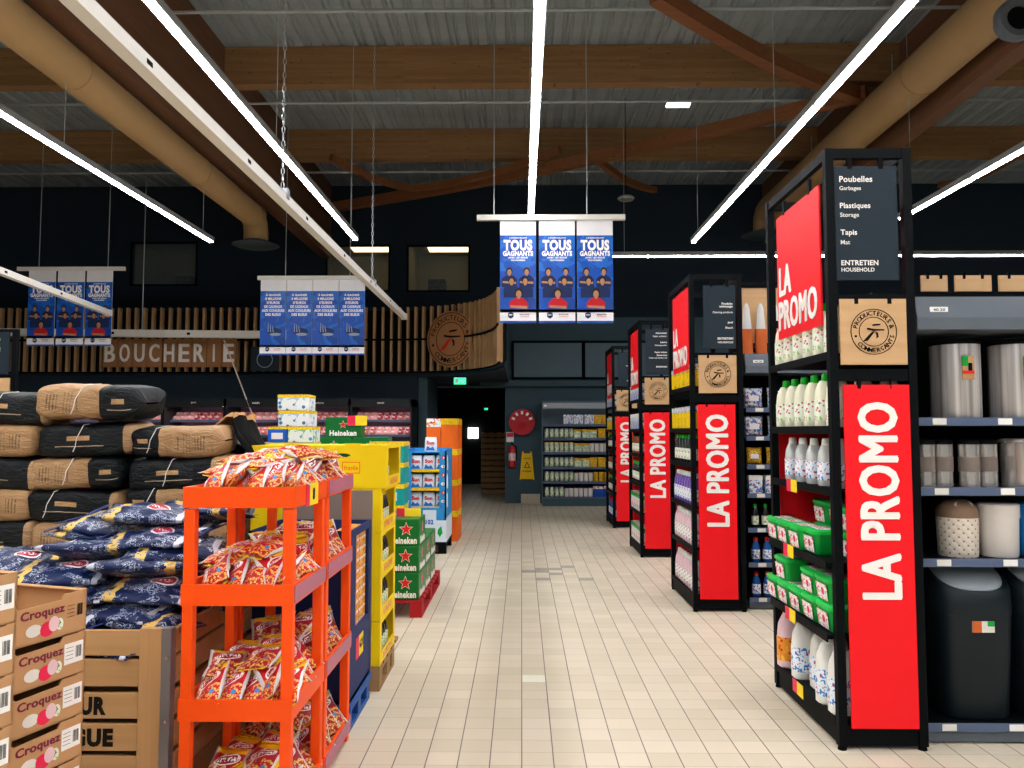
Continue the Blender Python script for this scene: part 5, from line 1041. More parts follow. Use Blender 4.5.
BP = [bag_proto(0, 'snack'), bag_proto(1, 'snack'), bag_proto(2, 'snackshade'), bag_proto(3, 'snackshade')]
def bag(x, y, z, rx, ry, rz, lab, dark=False, s=1.0):  # dark picks the bag copies with shade in their colour, for rear and lower trays
    BP[(2 if dark else 0) + R.randint(0, 1)]((x, y, z), (rx, ry, rz), lab, scale=(s, s, s))
TN = ['top tray', 'second tray', 'third tray', 'lowest tray']
for k, (Y0, Y1) in enumerate(((3.0, 3.49), (3.515, 4.03))):
    rk = ['closer rack', 'farther rack'][k]
    for i, z in enumerate(RZ):
        zz = z - 0.066
        front = 5 if k == 0 else 4
        for j in range(front):      # bags stood along the end facing the camera
            x = RX0 + 0.075 + j * 0.072 + R.uniform(-0.01, 0.01)
            bag(x + 0.015, Y0 + 0.10 + R.uniform(0, 0.02), zz + 0.078 + R.uniform(-0.008, 0.012), -0.85 + R.uniform(-0.25, 0.15), -0.6 + R.uniform(-0.25, 0.25), -0.35 + R.uniform(-0.25, 0.3), 'snack bag, %s across the end face of the %s, %s' % (ORD[j], TN[i], rk), k == 1 or i == 3)
        for j in range(4):          # bags leaning along the aisle side
            y = Y0 + 0.14 + j * 0.095
            bag(RX1 - 0.108, y, zz + 0.095 + (0.01 if j else 0), -0.75 + R.uniform(-0.2, 0.15), R.uniform(-0.45, 0.1), 0.85 + R.uniform(-0.3, 0.3), 'snack bag, %s along the aisle side of the %s, %s' % (ORD[j], TN[i], rk), k == 1 or i == 3)
        for j in range(4):          # bags lying on the heap
            x = RX0 + 0.10 + (j % 2) * 0.15; y = Y0 + 0.21 + (j // 2) * 0.15
            bag(x, y, zz + (0.12 if i == 0 else 0.14) + 0.03 * (j % 2), -PI / 2 + 0.25 + R.uniform(-0.1, 0.2), R.uniform(-0.15, 0.15), R.uniform(-0.6, 0.6), 'snack bag, %s lying on the heap of the %s, %s' % (ORD[j], TN[i], rk), k == 1 or i > 1)
        if i == 0 :
            for j in range(3):
                x = RX0 + 0.13 + j * 0.1; y = Y0 + (0.18 if k else 0.3) + 0.03 * j
                bag(x, y, zz + 0.165 + 0.012 * j - (0.02 if k else 0), -PI / 2 + 0.2, R.uniform(-0.1, 0.2), 0.9 * (j - 1), 'snack bag, %s on the very crown of the heap, %s' % (ORD[j], rk), False)

# ================================================================ CRATE, NAVY SACKS, KRAFT SACKS
CX1, CY0, CY1, CZ = -1.395, 3.15, 4.2, 0.76; CX0 = -2.75
t = thing('wooden_crate', 'large slatted wooden crate with black stencilled letters under the navy sacks', 'crate')
for z0 in (0.02, 0.205, 0.39, 0.575):
    pass
pk = [(0.12, 0.225), (0.24, 0.345), (0.36, 0.465), (0.48, 0.58), (0.595, 0.665), (0.675, 0.755)]
pk = [(0.655, 0.755), (0.535, 0.64), (0.41, 0.51), (0.285, 0.39), (0.165, 0.265), (0.12, 0.15)]
for n_, (z0, z1) in enumerate(pk):
    g = G(); g.box(CX0, CY0, z0, CX1 - 0.125, CY0 + 0.02, z1); pl = g.build('front_plank', M['crate'], t, bev=0.003)
    if n_ in (2, 3):
        g = G(); s_ = 'UR' if n_ == 2 else 'GUE'
        for b_ in s_:
            pass
        tw = 0.105 if n_ == 2 else 0.17
        xc = xat(109 if n_ == 2 else 113, CY0, (z0 + z1) / 2); xr_ = xc
        write(g, s_, (xat(106 if n_ == 2 else 113, CY0, z0) - tw / 2, CY0 - 0.001, (z0 + z1) / 2), (1, 0, 0), (0, 0, 1), tw, 0.072, 0, 0.06, 0.001); g.build('stencil_letters', M['ink'], pl)
    g = G(); g.box(CX1 - 0.02, CY0 + 0.04, z0, CX1, CY1, z1); g.build('side_plank', M['crate'], t, bev=0.003)
for q0, q1 in ((CX1 - 0.125, CX1 - 0.035), (CX0, CX0 + 0.1)):
    g = G(); g.box(q0, CY0 - 0.012, 0.02, q1, CY0 + 0.02, 0.765); g.build('corner_board', M['cratev'], t, bev=0.003)
g = G(); g.box(CX1 - 0.035, CY0 - 0.014, 0.02, CX1 + 0.003, CY0 + 0.03, 0.765); g.build('metal_corner', M['metal'], t)
for z in (0.15, 0.4, 0.65):
    g = G(); g.M = Matrix.Translation((CX1 - 0.012, CY0 - 0.014, z)) @ Matrix.Rotation(PI / 2, 4, 'X'); g.loft([(0, 0.007, 0.007), (0.003, 0.005, 0.005)], 10); g.build('rivet', M['chrome'], t)
g = G(); g.box(CX0, CY0 + 0.02, 0.0, CX1 - 0.02, CY1, 0.12); g.box(CX0, CY1 - 0.02, 0.12, CX1 - 0.02, CY1, 0.755); g.box(CX0, CY0 + 0.02, 0.12, CX0 + 0.02, CY1 - 0.02, 0.755); g.build('base_and_back', M['crate'], t)
g = G(); g.box(CX0 + 0.02, CY0 + 0.02, 0.60, CX1 - 0.02, CY1 - 0.02, 0.62); g.build('inner_deck', M['cartonin'], t)
SP = []
for i in range(4):
    r = proto('navy_sack', 'sack'); pillow('sack_body', 0.44, 0.29, 0.082, M['sack'], 60 + i, 0.04, 18, 14, 0.42, 0.012, r)
    for s_ in (1, -1): g = G(); g.poly([(s_ * 0.215, -0.12), (s_ * 0.232, -0.11), (s_ * 0.236, 0.0), (s_ * 0.232, 0.11), (s_ * 0.215, 0.12)][::s_], 0.003); g.build('end_seal', M['navy'], r)
    SP.append(Proto(r))
# layers of sacks: columns across, the pile rises to the back
cols = [(-2.45, 'outer'), (-2.06, 'inner'), (-1.66, 'crate edge')]
for li in range(8):
    for c, (x, cn) in enumerate(cols):
        for d_ in range(2):
            if li >= (4, 6, 7)[c] + d_: continue
            y = 3.33 + d_ * 0.30 + 0.035 * li; z = 0.67 + li * 0.066
            if d_ == 0 and li >= 5: y += 0.06
            SP[(li + c + d_) % 4]((x + (0.12 if li % 2 else 0) + R.uniform(-0.04, 0.04) - (0.04 if c == 2 else 0), y, z + R.uniform(-0.004, 0.004)), (R.uniform(-0.06, 0.06) + 0.12, R.uniform(-0.07, 0.07), R.uniform(-0.4, 0.4) + (PI if (li + c) % 3 == 0 else 0)),
                             'navy sack, %s layer from the crate up, %s column, %s row' % (ORD[li], cn, ['front', 'back'][d_]))
for j, (x, y, z, a) in enumerate(((-1.78, 3.72, 1.165, 0.1), (-2.02, 3.84, 1.10, -0.3), (-1.6, 3.95, 1.14, 0.25))):
    SP[j]((x, y, z), (0.1, 0.05, a), 'navy sack crowning the pile, %s from the orange rack' % ['second', 'third', 'first'][j])

def ksack(name, m, i, L=0.545, W=0.36, T=0.192):
    """a full paper sack: a soft brick whose printed long side faces outward"""
    r = proto('charcoal_sack', 'sack'); g = G(); g.uv = []; nu, na = 30, 32; off = Vector((i * 7.3, 2.0, 5.0))
    for a_ in range(nu + 1):
        u = a_ / nu; e = abs(2 * u - 1); end = (1 - e ** 9) ** 0.4; sc_ = 0.34 + 0.66 * end if 0 < a_ < nu else 0.05
        for b_ in range(na):
            t_ = 2 * PI * b_ / na; c, d = math.cos(t_), math.sin(t_)
            y = W / 2 * math.copysign(abs(c) ** 0.42, c); z = T / 2 * math.copysign(abs(d) ** 0.45, d)
            q = Vector((u * 3.2, math.copysign(1, y) * 0.7 + y * 4, z * 9)) + off
            n1 = mnoise.noise(q); n2 = abs(mnoise.noise(q * 2.3)); n3 = mnoise.noise(Vector((u * 2.0, 0, 0)) + off)
            k = 1 + 0.07 * n1 - 0.09 * n2
            g.v.append(Vector(((u - 0.5) * L * (1 + 0.02 * n1), y * sc_ ** 0.35 * k + 0.012 * n3, z * sc_ * k + 0.008 * n3))); g.uv.append((u, z / T + 0.5))
    for a_ in range(nu):
        for b_ in range(na):
            g.f.append((a_ * na + b_, a_ * na + (b_ + 1) % na, (a_ + 1) * na + (b_ + 1) % na, (a_ + 1) * na + b_)[::-1]); g.m.append(0)
    g.build('paper_body', M[m], r, smooth='all')
    g = G(); x_ = -L * (0.2 if i % 2 else 0.02)
    g.tube([(x_, 0, T * 0.5), (x_ + 0.01, -W * 0.47, T * 0.47), (x_ - 0.02, -W * 0.53, T * 0.1), (x_ - 0.03, -W * 0.53, -T * 0.15), (x_ - 0.045, -W * 0.52, -T * 0.3)], 0.0025, 5); g.build('stitching_string', M['string'], r)
    return Proto(r)
KP = dict(k=ksack('k', 'coal', 0), f=ksack('f', 'coalf', 1), b=ksack('b', 'coalb', 2), b2=ksack('b2', 'coalb', 3))
t = thing('wooden_pallet', 'wooden pallet under the high pile of charcoal sacks', 'pallet'); g = G()
for j in range(6): g.box(-3.7, 4.35 + j * 0.2, 0.12, -1.5, 4.47 + j * 0.2, 0.14)
for x in (-3.7, -2.65, -1.6): g.box(x, 4.35, 0, x + 0.1, 5.5, 0.12)
g.build('boards', M['pallet'], t, smooth=False)
YK = 4.62
def sack_at(kind, px, py, rot, lab, Y=YK, sc=1.0, roll=0.0, front=0.06):
    p = at(px, py, Y); KP[kind]((p.x, Y, p.z), (front, roll, rot), lab, scale=(sc, sc, sc))
vis = [
    ('b', 20, 408, 0.05, 'black charcoal sack at the top of the outer column', 1.0), ('f', 6, 438, 0.0, 'kraft charcoal sack second from top, outer column', 1.0), ('b2', 10, 471, 0.0, 'black charcoal sack third from top, outer column', 1.0), ('f', 2, 500, 0.0, 'kraft charcoal sack fourth from top, outer column', 1.0), ('b', 5, 531, 0, 'black charcoal sack fifth from top, outer column', 1.0),
    ('k', 103, 402, -0.05, 'big crumpled kraft and black charcoal sack crowning the middle column', 1.12), ('b', 100, 439, 0.02, 'black charcoal sack second from top, middle column', 1.02), ('k', 90, 471, 0.0, 'kraft charcoal sack third from top, middle column', 1.0), ('b2', 88, 503, 0.0, 'black charcoal sack fourth from top, middle column', 1.0), ('k', 92, 533, 0.0, 'kraft charcoal sack fifth from top, middle column', 1.0),
    ('f', 186, 441, -0.04, 'kraft charcoal sack at the top of the column by the rack', 0.95), ('b', 186, 472, 0.0, 'black charcoal sack second from top, column by the rack', 1.0), ('f', 184, 500, 0.0, 'kraft charcoal sack third from top, column by the rack', 1.0), ('b2', 184, 531, 0.0, 'black charcoal sack fourth from top, column by the rack', 1.0)]
for kd, px, py, rz, lab, sc in vis: sack_at(kd, px, py, rz, lab, sc=sc, roll=R.uniform(-0.05, 0.05))
for c, px in enumerate((5, 92, 184)):
    p = at(px, 531, YK); x = p.x; z = p.z - 0.19; n = 0
    while z > 0.2:
        KP['k' if n % 2 else 'b']((x, YK, z), (0.04, 0, 0), '%s charcoal sack, %s below the visible ones, %s column' % ('kraft' if n % 2 else 'black', ORD[n], ['outer', 'middle', 'rack side'][c])); z -= 0.19; n += 1
    for n in range(7):
        KP['f' if n % 2 else 'b2']((x + 0.03, YK + 0.40, 0.24 + n * 0.193), (0.1, 0, 0.1), '%s charcoal sack in the hidden back row, %s from the pallet, %s column' % ('kraft' if n % 2 else 'black', ORD[n], ['outer', 'middle', 'rack side'][c]))
# torn open sack with folded flap
t = thing('torn_charcoal_sack', 'torn crumpled dark paper sack with a raised flap on the rack side column', 'sack')
p0 = at(232, 448, 4.75); g = G(); nu, nv = 12, 10; vs = []
prof = [(-0.20, 0.0), (-0.13, 0.07), (-0.06, 0.15), (0.02, 0.22), (0.04, 0.20), (0.07, 0.10), (0.12, 0.02), (0.16, -0.03), (0.2, -0.09)]
for i, (dx, dz) in enumerate(prof):
    for j in range(nv + 1):
        y = (j / nv - 0.3) * 0.34; nz = mnoise.noise(Vector((i * 0.8, j * 0.7, 2.0))) * 0.035
        vs.append((p0.x + dx + nz + y * 0.12, p0.y + y, p0.z + dz + nz * 0.8 - abs(y) * 0.15))
g.add(vs, [(i * (nv + 1) + j, (i + 1) * (nv + 1) + j, (i + 1) * (nv + 1) + j + 1, i * (nv + 1) + j + 1) for i in range(len(prof) - 1) for j in range(nv)], 0)
for q in range(len(g.m)):
    if q // nv >= 4: g.m[q] = 1
o = g.build('paper_flap', [M['carton'], M['blackm']], t); s_ = o.modifiers.new('thickness', 'SOLIDIFY'); s_.thickness = 0.006
o = pillow('sack_body', 0.5, 0.36, 0.2, M['coalb'], 140, 0.03, 18, 14, 0.35, 0.02, t); o.location = (p0.x - 0.02, 4.85, p0.z - 0.12); o.rotation_euler = (0.2, 0.1, 0)

# ================================================================ PRODUCE TRAYS
def tray_stack(px, py, Y, ang, n, h_, L, D, lab, printed):
    p = at(px, py, Y); zt = p.z; n = int(zt / h_); base = zt - n * h_; u = Vector((math.sin(ang), math.cos(ang), 0)); nv_ = Vector((u.y, -u.x, 0))
    for k in range(n):
        z = zt - (k + 1) * h_
        t = thing('cardboard_tray', lab % (['topmost', 'second from top', 'third from top', 'fourth from top', 'fifth from top', 'sixth from top', 'seventh from top', 'lowest'][min(k, 7)]), 'tray', (p.x, Y, z))
        Mx = Matrix(((-nv_.x, -u.x, 0, 0), (-nv_.y, -u.y, 0, 0), (0, 0, 1, 0), (0, 0, 0, 1)))
        Mx = Matrix(((u.x, -nv_.x, 0, 0), (u.y, -nv_.y, 0, 0), (0, 0, 1, 0), (0, 0, 0, 1)))   # local x along the long side, local y away from the aisle
        hh = h_ - 0.004; tt_ = 0.006
        g = G(); g.M = Mx
        g.box(-L, 0, 0, 0, D, tt_)
        side = [(-L, 0), (0, 0), (0, hh), (-0.09, hh), (-0.10, hh * 0.88), (-0.26, hh * 0.86), (-0.28, hh), (-L, hh)] if k or True else None
        for yy in (0, D - tt_):
            sv = g.M; g.M = Mx @ Matrix(((1, 0, 0, 0), (0, 0, 1, yy), (0, 1, 0, 0), (0, 0, 0, 1))); g.poly(side[::-1], tt_); g.M = sv
        g.box(-tt_, 0, 0, 0, D, hh); g.box(-L, 0, 0, -L + tt_, D, hh); g.box(-0.03, 0, hh, 0, D, hh + 0.003) 
        g.box(-L, 0, hh, -L + 0.03, D, hh + 0.003)
        g.build('tray_body', M['carton'], t, smooth=False)
        g = G(); g.M = Mx; g.box(-0.085, -0.0015, hh * 0.3, -0.01, -0.0003, hh * 0.8, 0) if (k or not printed) else None
        for q in range(7): g.box(-0.04 + q * 0.0035, -0.002, hh * 0.42, -0.04 + q * 0.0035 + (0.0022 if q % 3 else 0.0012), -0.0015, hh * 0.7, 1)
        for q in range(4): g.box(-0.08, -0.002, hh * (0.42 + q * 0.09), -0.05, -0.0015, hh * (0.43 + q * 0.09), 1)
        g.build('shipping_label', [M['label'], M['ink']], t)
        if printed:
            g = G(); B = Mx.to_3x3(); write(g, 'Croquez', B @ Vector((-0.172, -0.001, hh * 0.66)), B @ Vector((1, 0, 0)), (0, 0, 1), 0.165, hh * 0.27, 0, 0.025, 0.001); g.build('printed_word', M['plum'], t)
            g = G(); g.M = Mx @ Matrix(((1, 0, 0, -0.155), (0, 0, -1, -0.0003), (0, 1, 0, hh * 0.27), (0, 0, 0, 1)))
            g.poly(circ(0, 0, 0.027, 0.025), 0.0008, 0); g.poly(circ(0.025, 0.012, 0.02, 0.025), 0.0012, 1); g.poly(circ(0.048, 0.006, 0.014, 0.02), 0.0008, 2); g.poly(circ(-0.05, 0.005, 0.03, 0.02), 0.0006, 3); g.build('vegetable_print', [M['tagr'], M['pinkb'], M['canl'], M['canw']], t)
tray_stack(87, 588, 2.75, math.radians(17.5), 7, 0.142, 0.42, 0.32, 'cardboard vegetable tray with plum lettering, %s in the stack before the crate', True)
tray_stack(18, 571, 2.23, math.radians(17.5), 7, 0.142, 0.42, 0.32, 'plain cardboard tray with white label, %s in the stack at picture edge', False)

# ================================================================ NAVY BISCUIT DISPLAY
t = thing('biscuit_display', 'navy cardboard display of biscuit packs on a blue pallet by orange rack', 'display stand')
X1, X0, Y0, Y1 = -0.885, -1.42, 4.08, 4.62
g = G(); zt = 1.03
g.box(X0, Y0, 0.15, X1, Y0 + 0.012, zt); g.box(X0, Y0, 0.15, X0 + 0.012, Y1, zt); g.box(X0, Y1 - 0.012, 0.15, X1, Y1, zt)
g.box(X1 - 0.012, Y0, 0.15, X1, Y1, 0.50); g.box(X1 - 0.012, Y0, 0.5, X1, Y0 + 0.13, zt); g.box(X1 - 0.012, Y1 - 0.06, 0.5, X1, Y1, zt); g.box(X1 - 0.012, Y0 + 0.13, zt - 0.04, X1, Y1 - 0.06, zt)
g.box(X0, Y0, 0.15, X1, Y1, 0.17); g.build('card_shell', M['navy'], t, smooth=False)
g = G(); g.box(X0 + 0.01, Y1 + 0.002, 0.15, X1 + 0.005, Y1 + 0.015, 1.2); g.build('back_card', M['greyc'], t)
g = G(); g.box(X1 + 0.0005, Y0 + 0.22, 0.33, X1 + 0.003, Y0 + 0.33, 0.44, 0); g.box(X1 + 0.0005, Y0 + 0.14, 0.33, X1 + 0.003, Y0 + 0.22, 0.44, 1); write(g, '6,21', (X1 + 0.0035, Y0 + 0.275, 0.39), (0, 1, 0), (0, 0, 1), 0.09, 0.05, 2, 0.03, 0.001); g.build('price_card', [M['tagy'], M['tagr'], M['ink']], t)
t = thing('plastic_pallet', 'blue plastic half pallet under the navy biscuit display', 'pallet'); g = G(); g.box(X0 - 0.01, Y0 - 0.01, 0.11, X1 + 0.01, Y1 + 0.01, 0.149)
for x in (X0, (X0 + X1) / 2 - 0.04, X1 - 0.08):
    for y in (Y0, (Y0 + Y1) / 2 - 0.04, Y1 - 0.08): g.box(x, y, 0.025, x + 0.08, y + 0.08, 0.11)
for x in (X0, (X0 + X1) / 2 - 0.04, X1 - 0.08): g.box(x, Y0 - 0.01, 0, x + 0.08, Y1 + 0.01, 0.025)
g.build('deck', M['bluep'], t, smooth=False, bev=0.004)
bp = carton('biscuit_pack', 'pack', 'biscuit', 'bigred', 0.10, 0.17, 0.055, 0.2)
for i in range(15):
    for j in range(2):
        bp((X1 - 0.07, Y0 + 0.22 + j * 0.18, 0.172 + i * 0.056), (0, 0, 0), 'orange biscuit pack in the navy display, %s from below, %s column' % (ORD[i], ['near', 'far'][j]))

# ================================================================ YELLOW CARTON DISPLAY
X1, X0, Y0, Y1 = -0.848, -1.64, 4.74, 5.28
t = thing('wooden_pallet', 'wooden pallet under the yellow carton tower', 'pallet'); g = G()
for j in range(5): g.box(X0, Y0 + j * 0.15, 0.125, X1, Y0 + j * 0.15 + 0.1, 0.145)
for x in (X0, (X0 + X1) / 2 - 0.05, X1 - 0.1):
    g.box(x, Y0, 0, x + 0.1, Y1, 0.02)
    for y in (Y0, (Y0 + Y1) / 2, Y1 - 0.1): g.box(x, y, 0.02, x + 0.1, y + 0.1, 0.105)
    g.box(x, Y0, 0.105, x + 0.1, Y1, 0.125)
g.build('boards', M['pallet'], t, smooth=False)
bot = jug('green_glass_bottle', 'bottle', 'darkb', 'tagy', 'canl', 0.225, 0.075, 0.075, False, 2.0)
for k in range(5):
    z0 = 0.147 + k * 0.264; z1 = z0 + 0.26; xo = 0.03 if k == 4 else 0
    t = thing('yellow_carton', 'yellow open sided carton, %s from the pallet of the yellow tower' % ORD[k], 'carton')
    g = G(); a, b = X0, X1 + xo
    g.box(a, Y0, z0, b, Y0 + 0.006, z1); g.box(a, Y1 - 0.006, z0, b, Y1, z1); g.box(a, Y0 + 0.006, z0, a + 0.006, Y1 - 0.006, z1); g.box(a, Y0 + 0.006, z0, b, Y1 - 0.006, z0 + 0.006)
    g.box(b - 0.006, Y0 + 0.006, z0 + 0.006, b, Y1 - 0.006, z0 + 0.07); g.box(b - 0.006, Y0 + 0.006, z0 + 0.07, b, Y0 + 0.06, z1); g.box(b - 0.006, Y1 - 0.05, z0 + 0.07, b, Y1 - 0.006, z1); g.box(b - 0.006, Y0 + 0.06, z1 - 0.02, b, Y1 - 0.05, z1)
    g.box(a, Y0 + 0.006, z1 - 0.006, b - 0.006, Y1 - 0.006, z1) if k == 4 else None
    g.build('carton_shell', M['yellow'], t, smooth=False)
    g = G()
    for q in (0.3, 0.75): g.box(a + (b - a) * q - 0.05, Y0 - 0.003, z1 - 0.015, a + (b - a) * q + 0.05, Y0 - 0.0003, z1 + (0.012 if k == 4 else -0.002))
    g.build('tuck_tab', M['yellow'], t)
    g = G(); x_ = b - 0.16 * 1; g.M = Matrix.Translation((b - 0.27, Y0 - 0.0015, z0 + 0.09)) @ Matrix.Rotation(PI / 2, 4, 'X')
    g.poly([(0, 0), (0.11, 0), (0.11, 0.07), (0, 0.07)], 0.001, 0); g.poly([(0.005, 0.005), (0.105, 0.005), (0.105, 0.065), (0.005, 0.065)], 0.0015, 2); g.poly(circ(0.0, 0.11, 0.05, 0.012), 0.001, 1)
    g.M = Matrix(); write(g, 'fragile', (b - 0.215, Y0 - 0.003, z0 + 0.12), (1, 0, 0), (0, 0, 1), 0.085, 0.035, 0, 0.02, 0.001); write(g, 'vins', (b - 0.27, Y0 - 0.002, z0 + 0.2), (1, 0, 0), (0, 0, 1), 0.06, 0.025, 1, 0.02, 0.001)
    g.build('carton_print', [M['obox'], M['beerd'], M['yellow']], t)
    g = G(); g.box(b + 0.0005, Y0 + 0.12, z0 + 0.015, b + 0.0015, Y1 - 0.12, z0 + 0.055); g.build('side_print', M['biscuit'], t)
    for j in range(5):
        bot((X1 - 0.06, Y0 + 0.1 + j * 0.075, z0 + 0.008), (0, 0, 0), 'dark green bottle, %s from the front, in the %s yellow carton up' % (ORD[j], ORD[k]))

# ================================================================ BEER PACKS
r = proto('beer_pack', 'beer pack'); bw_, bd_, bh_ = 0.265, 0.40, 0.222
g = G(); g.box(-bw_ / 2, -bd_ / 2, 0, bw_ / 2, bd_ / 2, bh_); bb = g.build('box_body', M['beer'], r, bev=0.008)
g = G(); st = lambda rr_: [((rr_ if q % 2 == 0 else rr_ * 0.42) * math.sin(q * PI / 5), (rr_ if q % 2 == 0 else rr_ * 0.42) * math.cos(q * PI / 5)) for q in range(10)]
g.M = Matrix.Translation((0.02, -bd_ / 2 - 0.001, bh_ * 0.62)) @ Matrix.Rotation(PI / 2, 4, 'X'); g.poly(st(0.062)[::-1], 0.0015, 1); g.poly(st(0.053)[::-1], 0.003, 0)
g.M = Matrix.Translation((bw_ / 2 + 0.001, 0, bh_ * 0.62)) @ Matrix.Rotation(PI / 2, 4, 'Z') @ Matrix.Rotation(PI / 2, 4, 'X'); g.poly(st(0.05)[::-1], 0.0015, 1); g.poly(st(0.043)[::-1], 0.003, 0)
g.build('star', [M['star'], M['lett']], r)
g = G(); write(g, 'Heineken', (0.0, -bd_ / 2 - 0.001, bh_ * 0.2), (1, 0, 0), (0, 0, 1), 0.22, 0.058, 0, 0.04, 0.002); write(g, 'Heineken', (bw_ / 2 + 0.001, 0, bh_ * 0.2), (0, 1, 0), (0, 0, 1), 0.3, 0.062, 0, 0.04, 0.002); g.build('lettering', M['lett'], r)
g = G(); g.box(-0.05, -0.02, bh_ + 0.0005, 0.05, 0.02, bh_ + 0.002); g.build('carry_handle', M['beerd'], r)
beer = Proto(r); BX = -0.99; BY = 6.80
t = thing('red_pallet', 'red painted pallet under the green beer packs', 'pallet'); g = G()
for j in range(9): g.box(-2.12, 6.58 + j * 0.165, 0.12, -0.83, 6.70 + j * 0.165, 0.14)
for x in (-2.12, -1.53, -0.93):
    for y in (6.58, 7.2, 7.9): g.box(x, y, 0.02, x + 0.1, y + 0.14, 0.12)
    g.box(x, 6.58, 0, x + 0.1, 8.04, 0.02)
g.build('boards', M['redp'], t, smooth=False)
for (x, y, n, nm, rz) in ((BX, BY, 3, 'aisle corner', 0), (BX, BY + 0.41, 2, 'second aisle', 0), (BX, BY + 0.82, 2, 'third aisle', 0), (BX - 0.275, BY, 3, 'front middle', 0), (BX - 0.545, BY, 3, 'front inner', 0), (-1.69, 8.85, 6, 'tall aisle side', -PI / 2), (-2.10, 8.85, 6, 'tall inner', -PI / 2)):
    for k in range(n):
        beer((x, y, 0.142 + k * 0.2235), (0, 0, rz + R.uniform(-0.015, 0.015)), 'green beer pack with red star, %s from the pallet, %s stack' % (ORD[k], nm))
t = thing('red_pallet', 'red painted pallet under the tall beer stacks farther back', 'pallet'); g = G()
for j in range(3): g.box(-2.4, 8.68 + j * 0.13, 0.12, -1.55, 8.78 + j * 0.13, 0.14)
for x in (-2.4, -2.0, -1.65): g.box(x, 8.68, 0, x + 0.1, 9.04, 0.12)
g.build('boards', M['redp'], t, smooth=False)
beer((-2.0, 8.85, 0.142 + 6 * 0.2235), (0, 0, -PI / 2 + 0.03), 'green beer pack lying topmost of all behind the yellow tower')
g = G(); p = at(358, 421, 8.7); g.box(p.x - 0.03, 8.702, p.z - 0.05, p.x + 0.1, 8.706, p.z + 0.06, 0); g.box(p.x - 0.12, 8.702, p.z - 0.05, p.x - 0.03, 8.706, p.z + 0.06, 1); tag(g.build('price_card', [M['tagy'], M['tagr']]), 'yellow and red price card on the topmost beer pack', 'price card')
p = at(424, 515, 6.45); t = thing('price_card', 'yellow and red price card standing on the aisle beer packs', 'price card', (BX, BY - 0.02, 0.142 + 3 * 0.2235 + 0.001)); g = G(); g.box(-0.02, 0, 0, 0.12, 0.004, 0.07, 0); g.box(-0.09, 0, 0, -0.02, 0.004, 0.07, 1); g.build('card', [M['tagy'], M['tagr']], t)
# white tissue packs stack
tp = [carton('tissue_pack', 'pack', 'papera', 'ylabel', 0.235, 0.22, 0.12, 0.2), carton('tissue_pack', 'pack', 'paperg', 'ylabel', 0.19, 0.22, 0.12, 0.2), carton('tissue_pack', 'pack', 'blueprint', 'ylabel', 0.145, 0.22, 0.12, 0.18, 'label')]
YT = 6.02; xa = at(272, 430, YT).x; zt = at(272, 395, YT).z
t = thing('wooden_pallet', 'wooden pallet carrying cartons and tissue packs behind the rack', 'pallet'); g = G()
for j in range(5): g.box(xa - 0.35, YT - 0.3 + j * 0.15, 0.12, xa + 0.5, YT - 0.2 + j * 0.15, 0.14)
for x in (xa - 0.35, xa + 0.02, xa + 0.4): g.box(x, YT - 0.3, 0, x + 0.1, YT + 0.4, 0.12)
g.build('boards', M['pallet'], t, smooth=False)
z = 0.142; ztop_lower = zt - 4 * 0.1215
for k in range(3):
    hh = (ztop_lower - 0.142) / 3
    c = carton('brown_carton', 'carton', 'carton', 'carton', 0.62, 0.5, hh - 0.002, 0.1); c((xa + 0.2, YT + 0.1, z), (0, 0, 0), 'plain brown carton under the tissue packs, %s from the pallet' % ORD[k]); z += hh
tp[0]((xa + 0.19, YT, zt - 0.1215), (0, 0, 0.03), 'white tissue pack with yellow band, top of the tissue stack'); tp[0]((xa + 0.2, YT, zt - 0.243), (0, 0, -0.02), 'white tissue pack with yellow band, second of the tissue stack')
tp[2]((xa + 0.075, YT, zt - 0.3645), (0, 0, 0), 'blue fronted pack in the third tier of the tissue stack'); tp[1]((xa + 0.25, YT, zt - 0.3645), (0, 0, 0), 'white pack with green print in the third tier of tissue stack')
tp[1]((xa + 0.06, YT, zt - 0.486), (0, 0, 0), 'white and green pack in the lowest tissue tier, outer side'); tp[1]((xa + 0.26, YT, zt - 0.486), (0, 0, 0.02), 'white and green pack in the lowest tissue tier, aisle side')

# ================================================================ TEAL CARTONS, DISHWASHER DISPLAY, ORANGE BOXES
tc = carton('teal_carton', 'carton', 'teal', 'ylabel', 0.36, 0.34, 0.218, 0.22, 'skyl'); YC = 8.32; xc = at(404, 470, YC - 0.17).x - 0.18
t = thing('wooden_pallet', 'wooden pallet under the teal cartons', 'pallet'); g = G(); g.box(xc - 0.2, YC - 0.18, 0.1, xc + 0.18, YC + 0.18, 0.12); g.box(xc - 0.2, YC - 0.18, 0, xc - 0.1, YC + 0.18, 0.1); g.box(xc + 0.08, YC - 0.18, 0, xc + 0.18, YC + 0.18, 0.1); g.build('boards', M['pallet'], t)
for k in range(6): tc((xc, YC, 0.121 + k * 0.22), (0, 0, 0.0), 'teal carton with yellow band, %s from the pallet beside the blue display' % ORD[k])
X1, X0, Y0, Y1 = -0.955, -1.5, 9.95, 10.75
t = thing('dishwasher_display', 'sky blue cardboard display stand of dishwasher tablet packs', 'display stand'); g = G()
g.box(X0, Y1 - 0.02, 0.15, X1, Y1, 1.32); g.box(X0, Y0, 0.15, X0 + 0.02, Y1, 1.32); g.box(X1 - 0.02, Y0, 0.15, X1, Y1, 1.32); g.box(X0, Y0, 0.15, X1, Y0 + 0.02, 0.58)
g.box(X0, Y0, 0.58, X0 + 0.1, Y0 + 0.015, 1.3); g.box(X1 - 0.09, Y0, 0.58, X1, Y0 + 0.015, 1.3); g.build('card_shell', M['sky'], t, smooth=False)
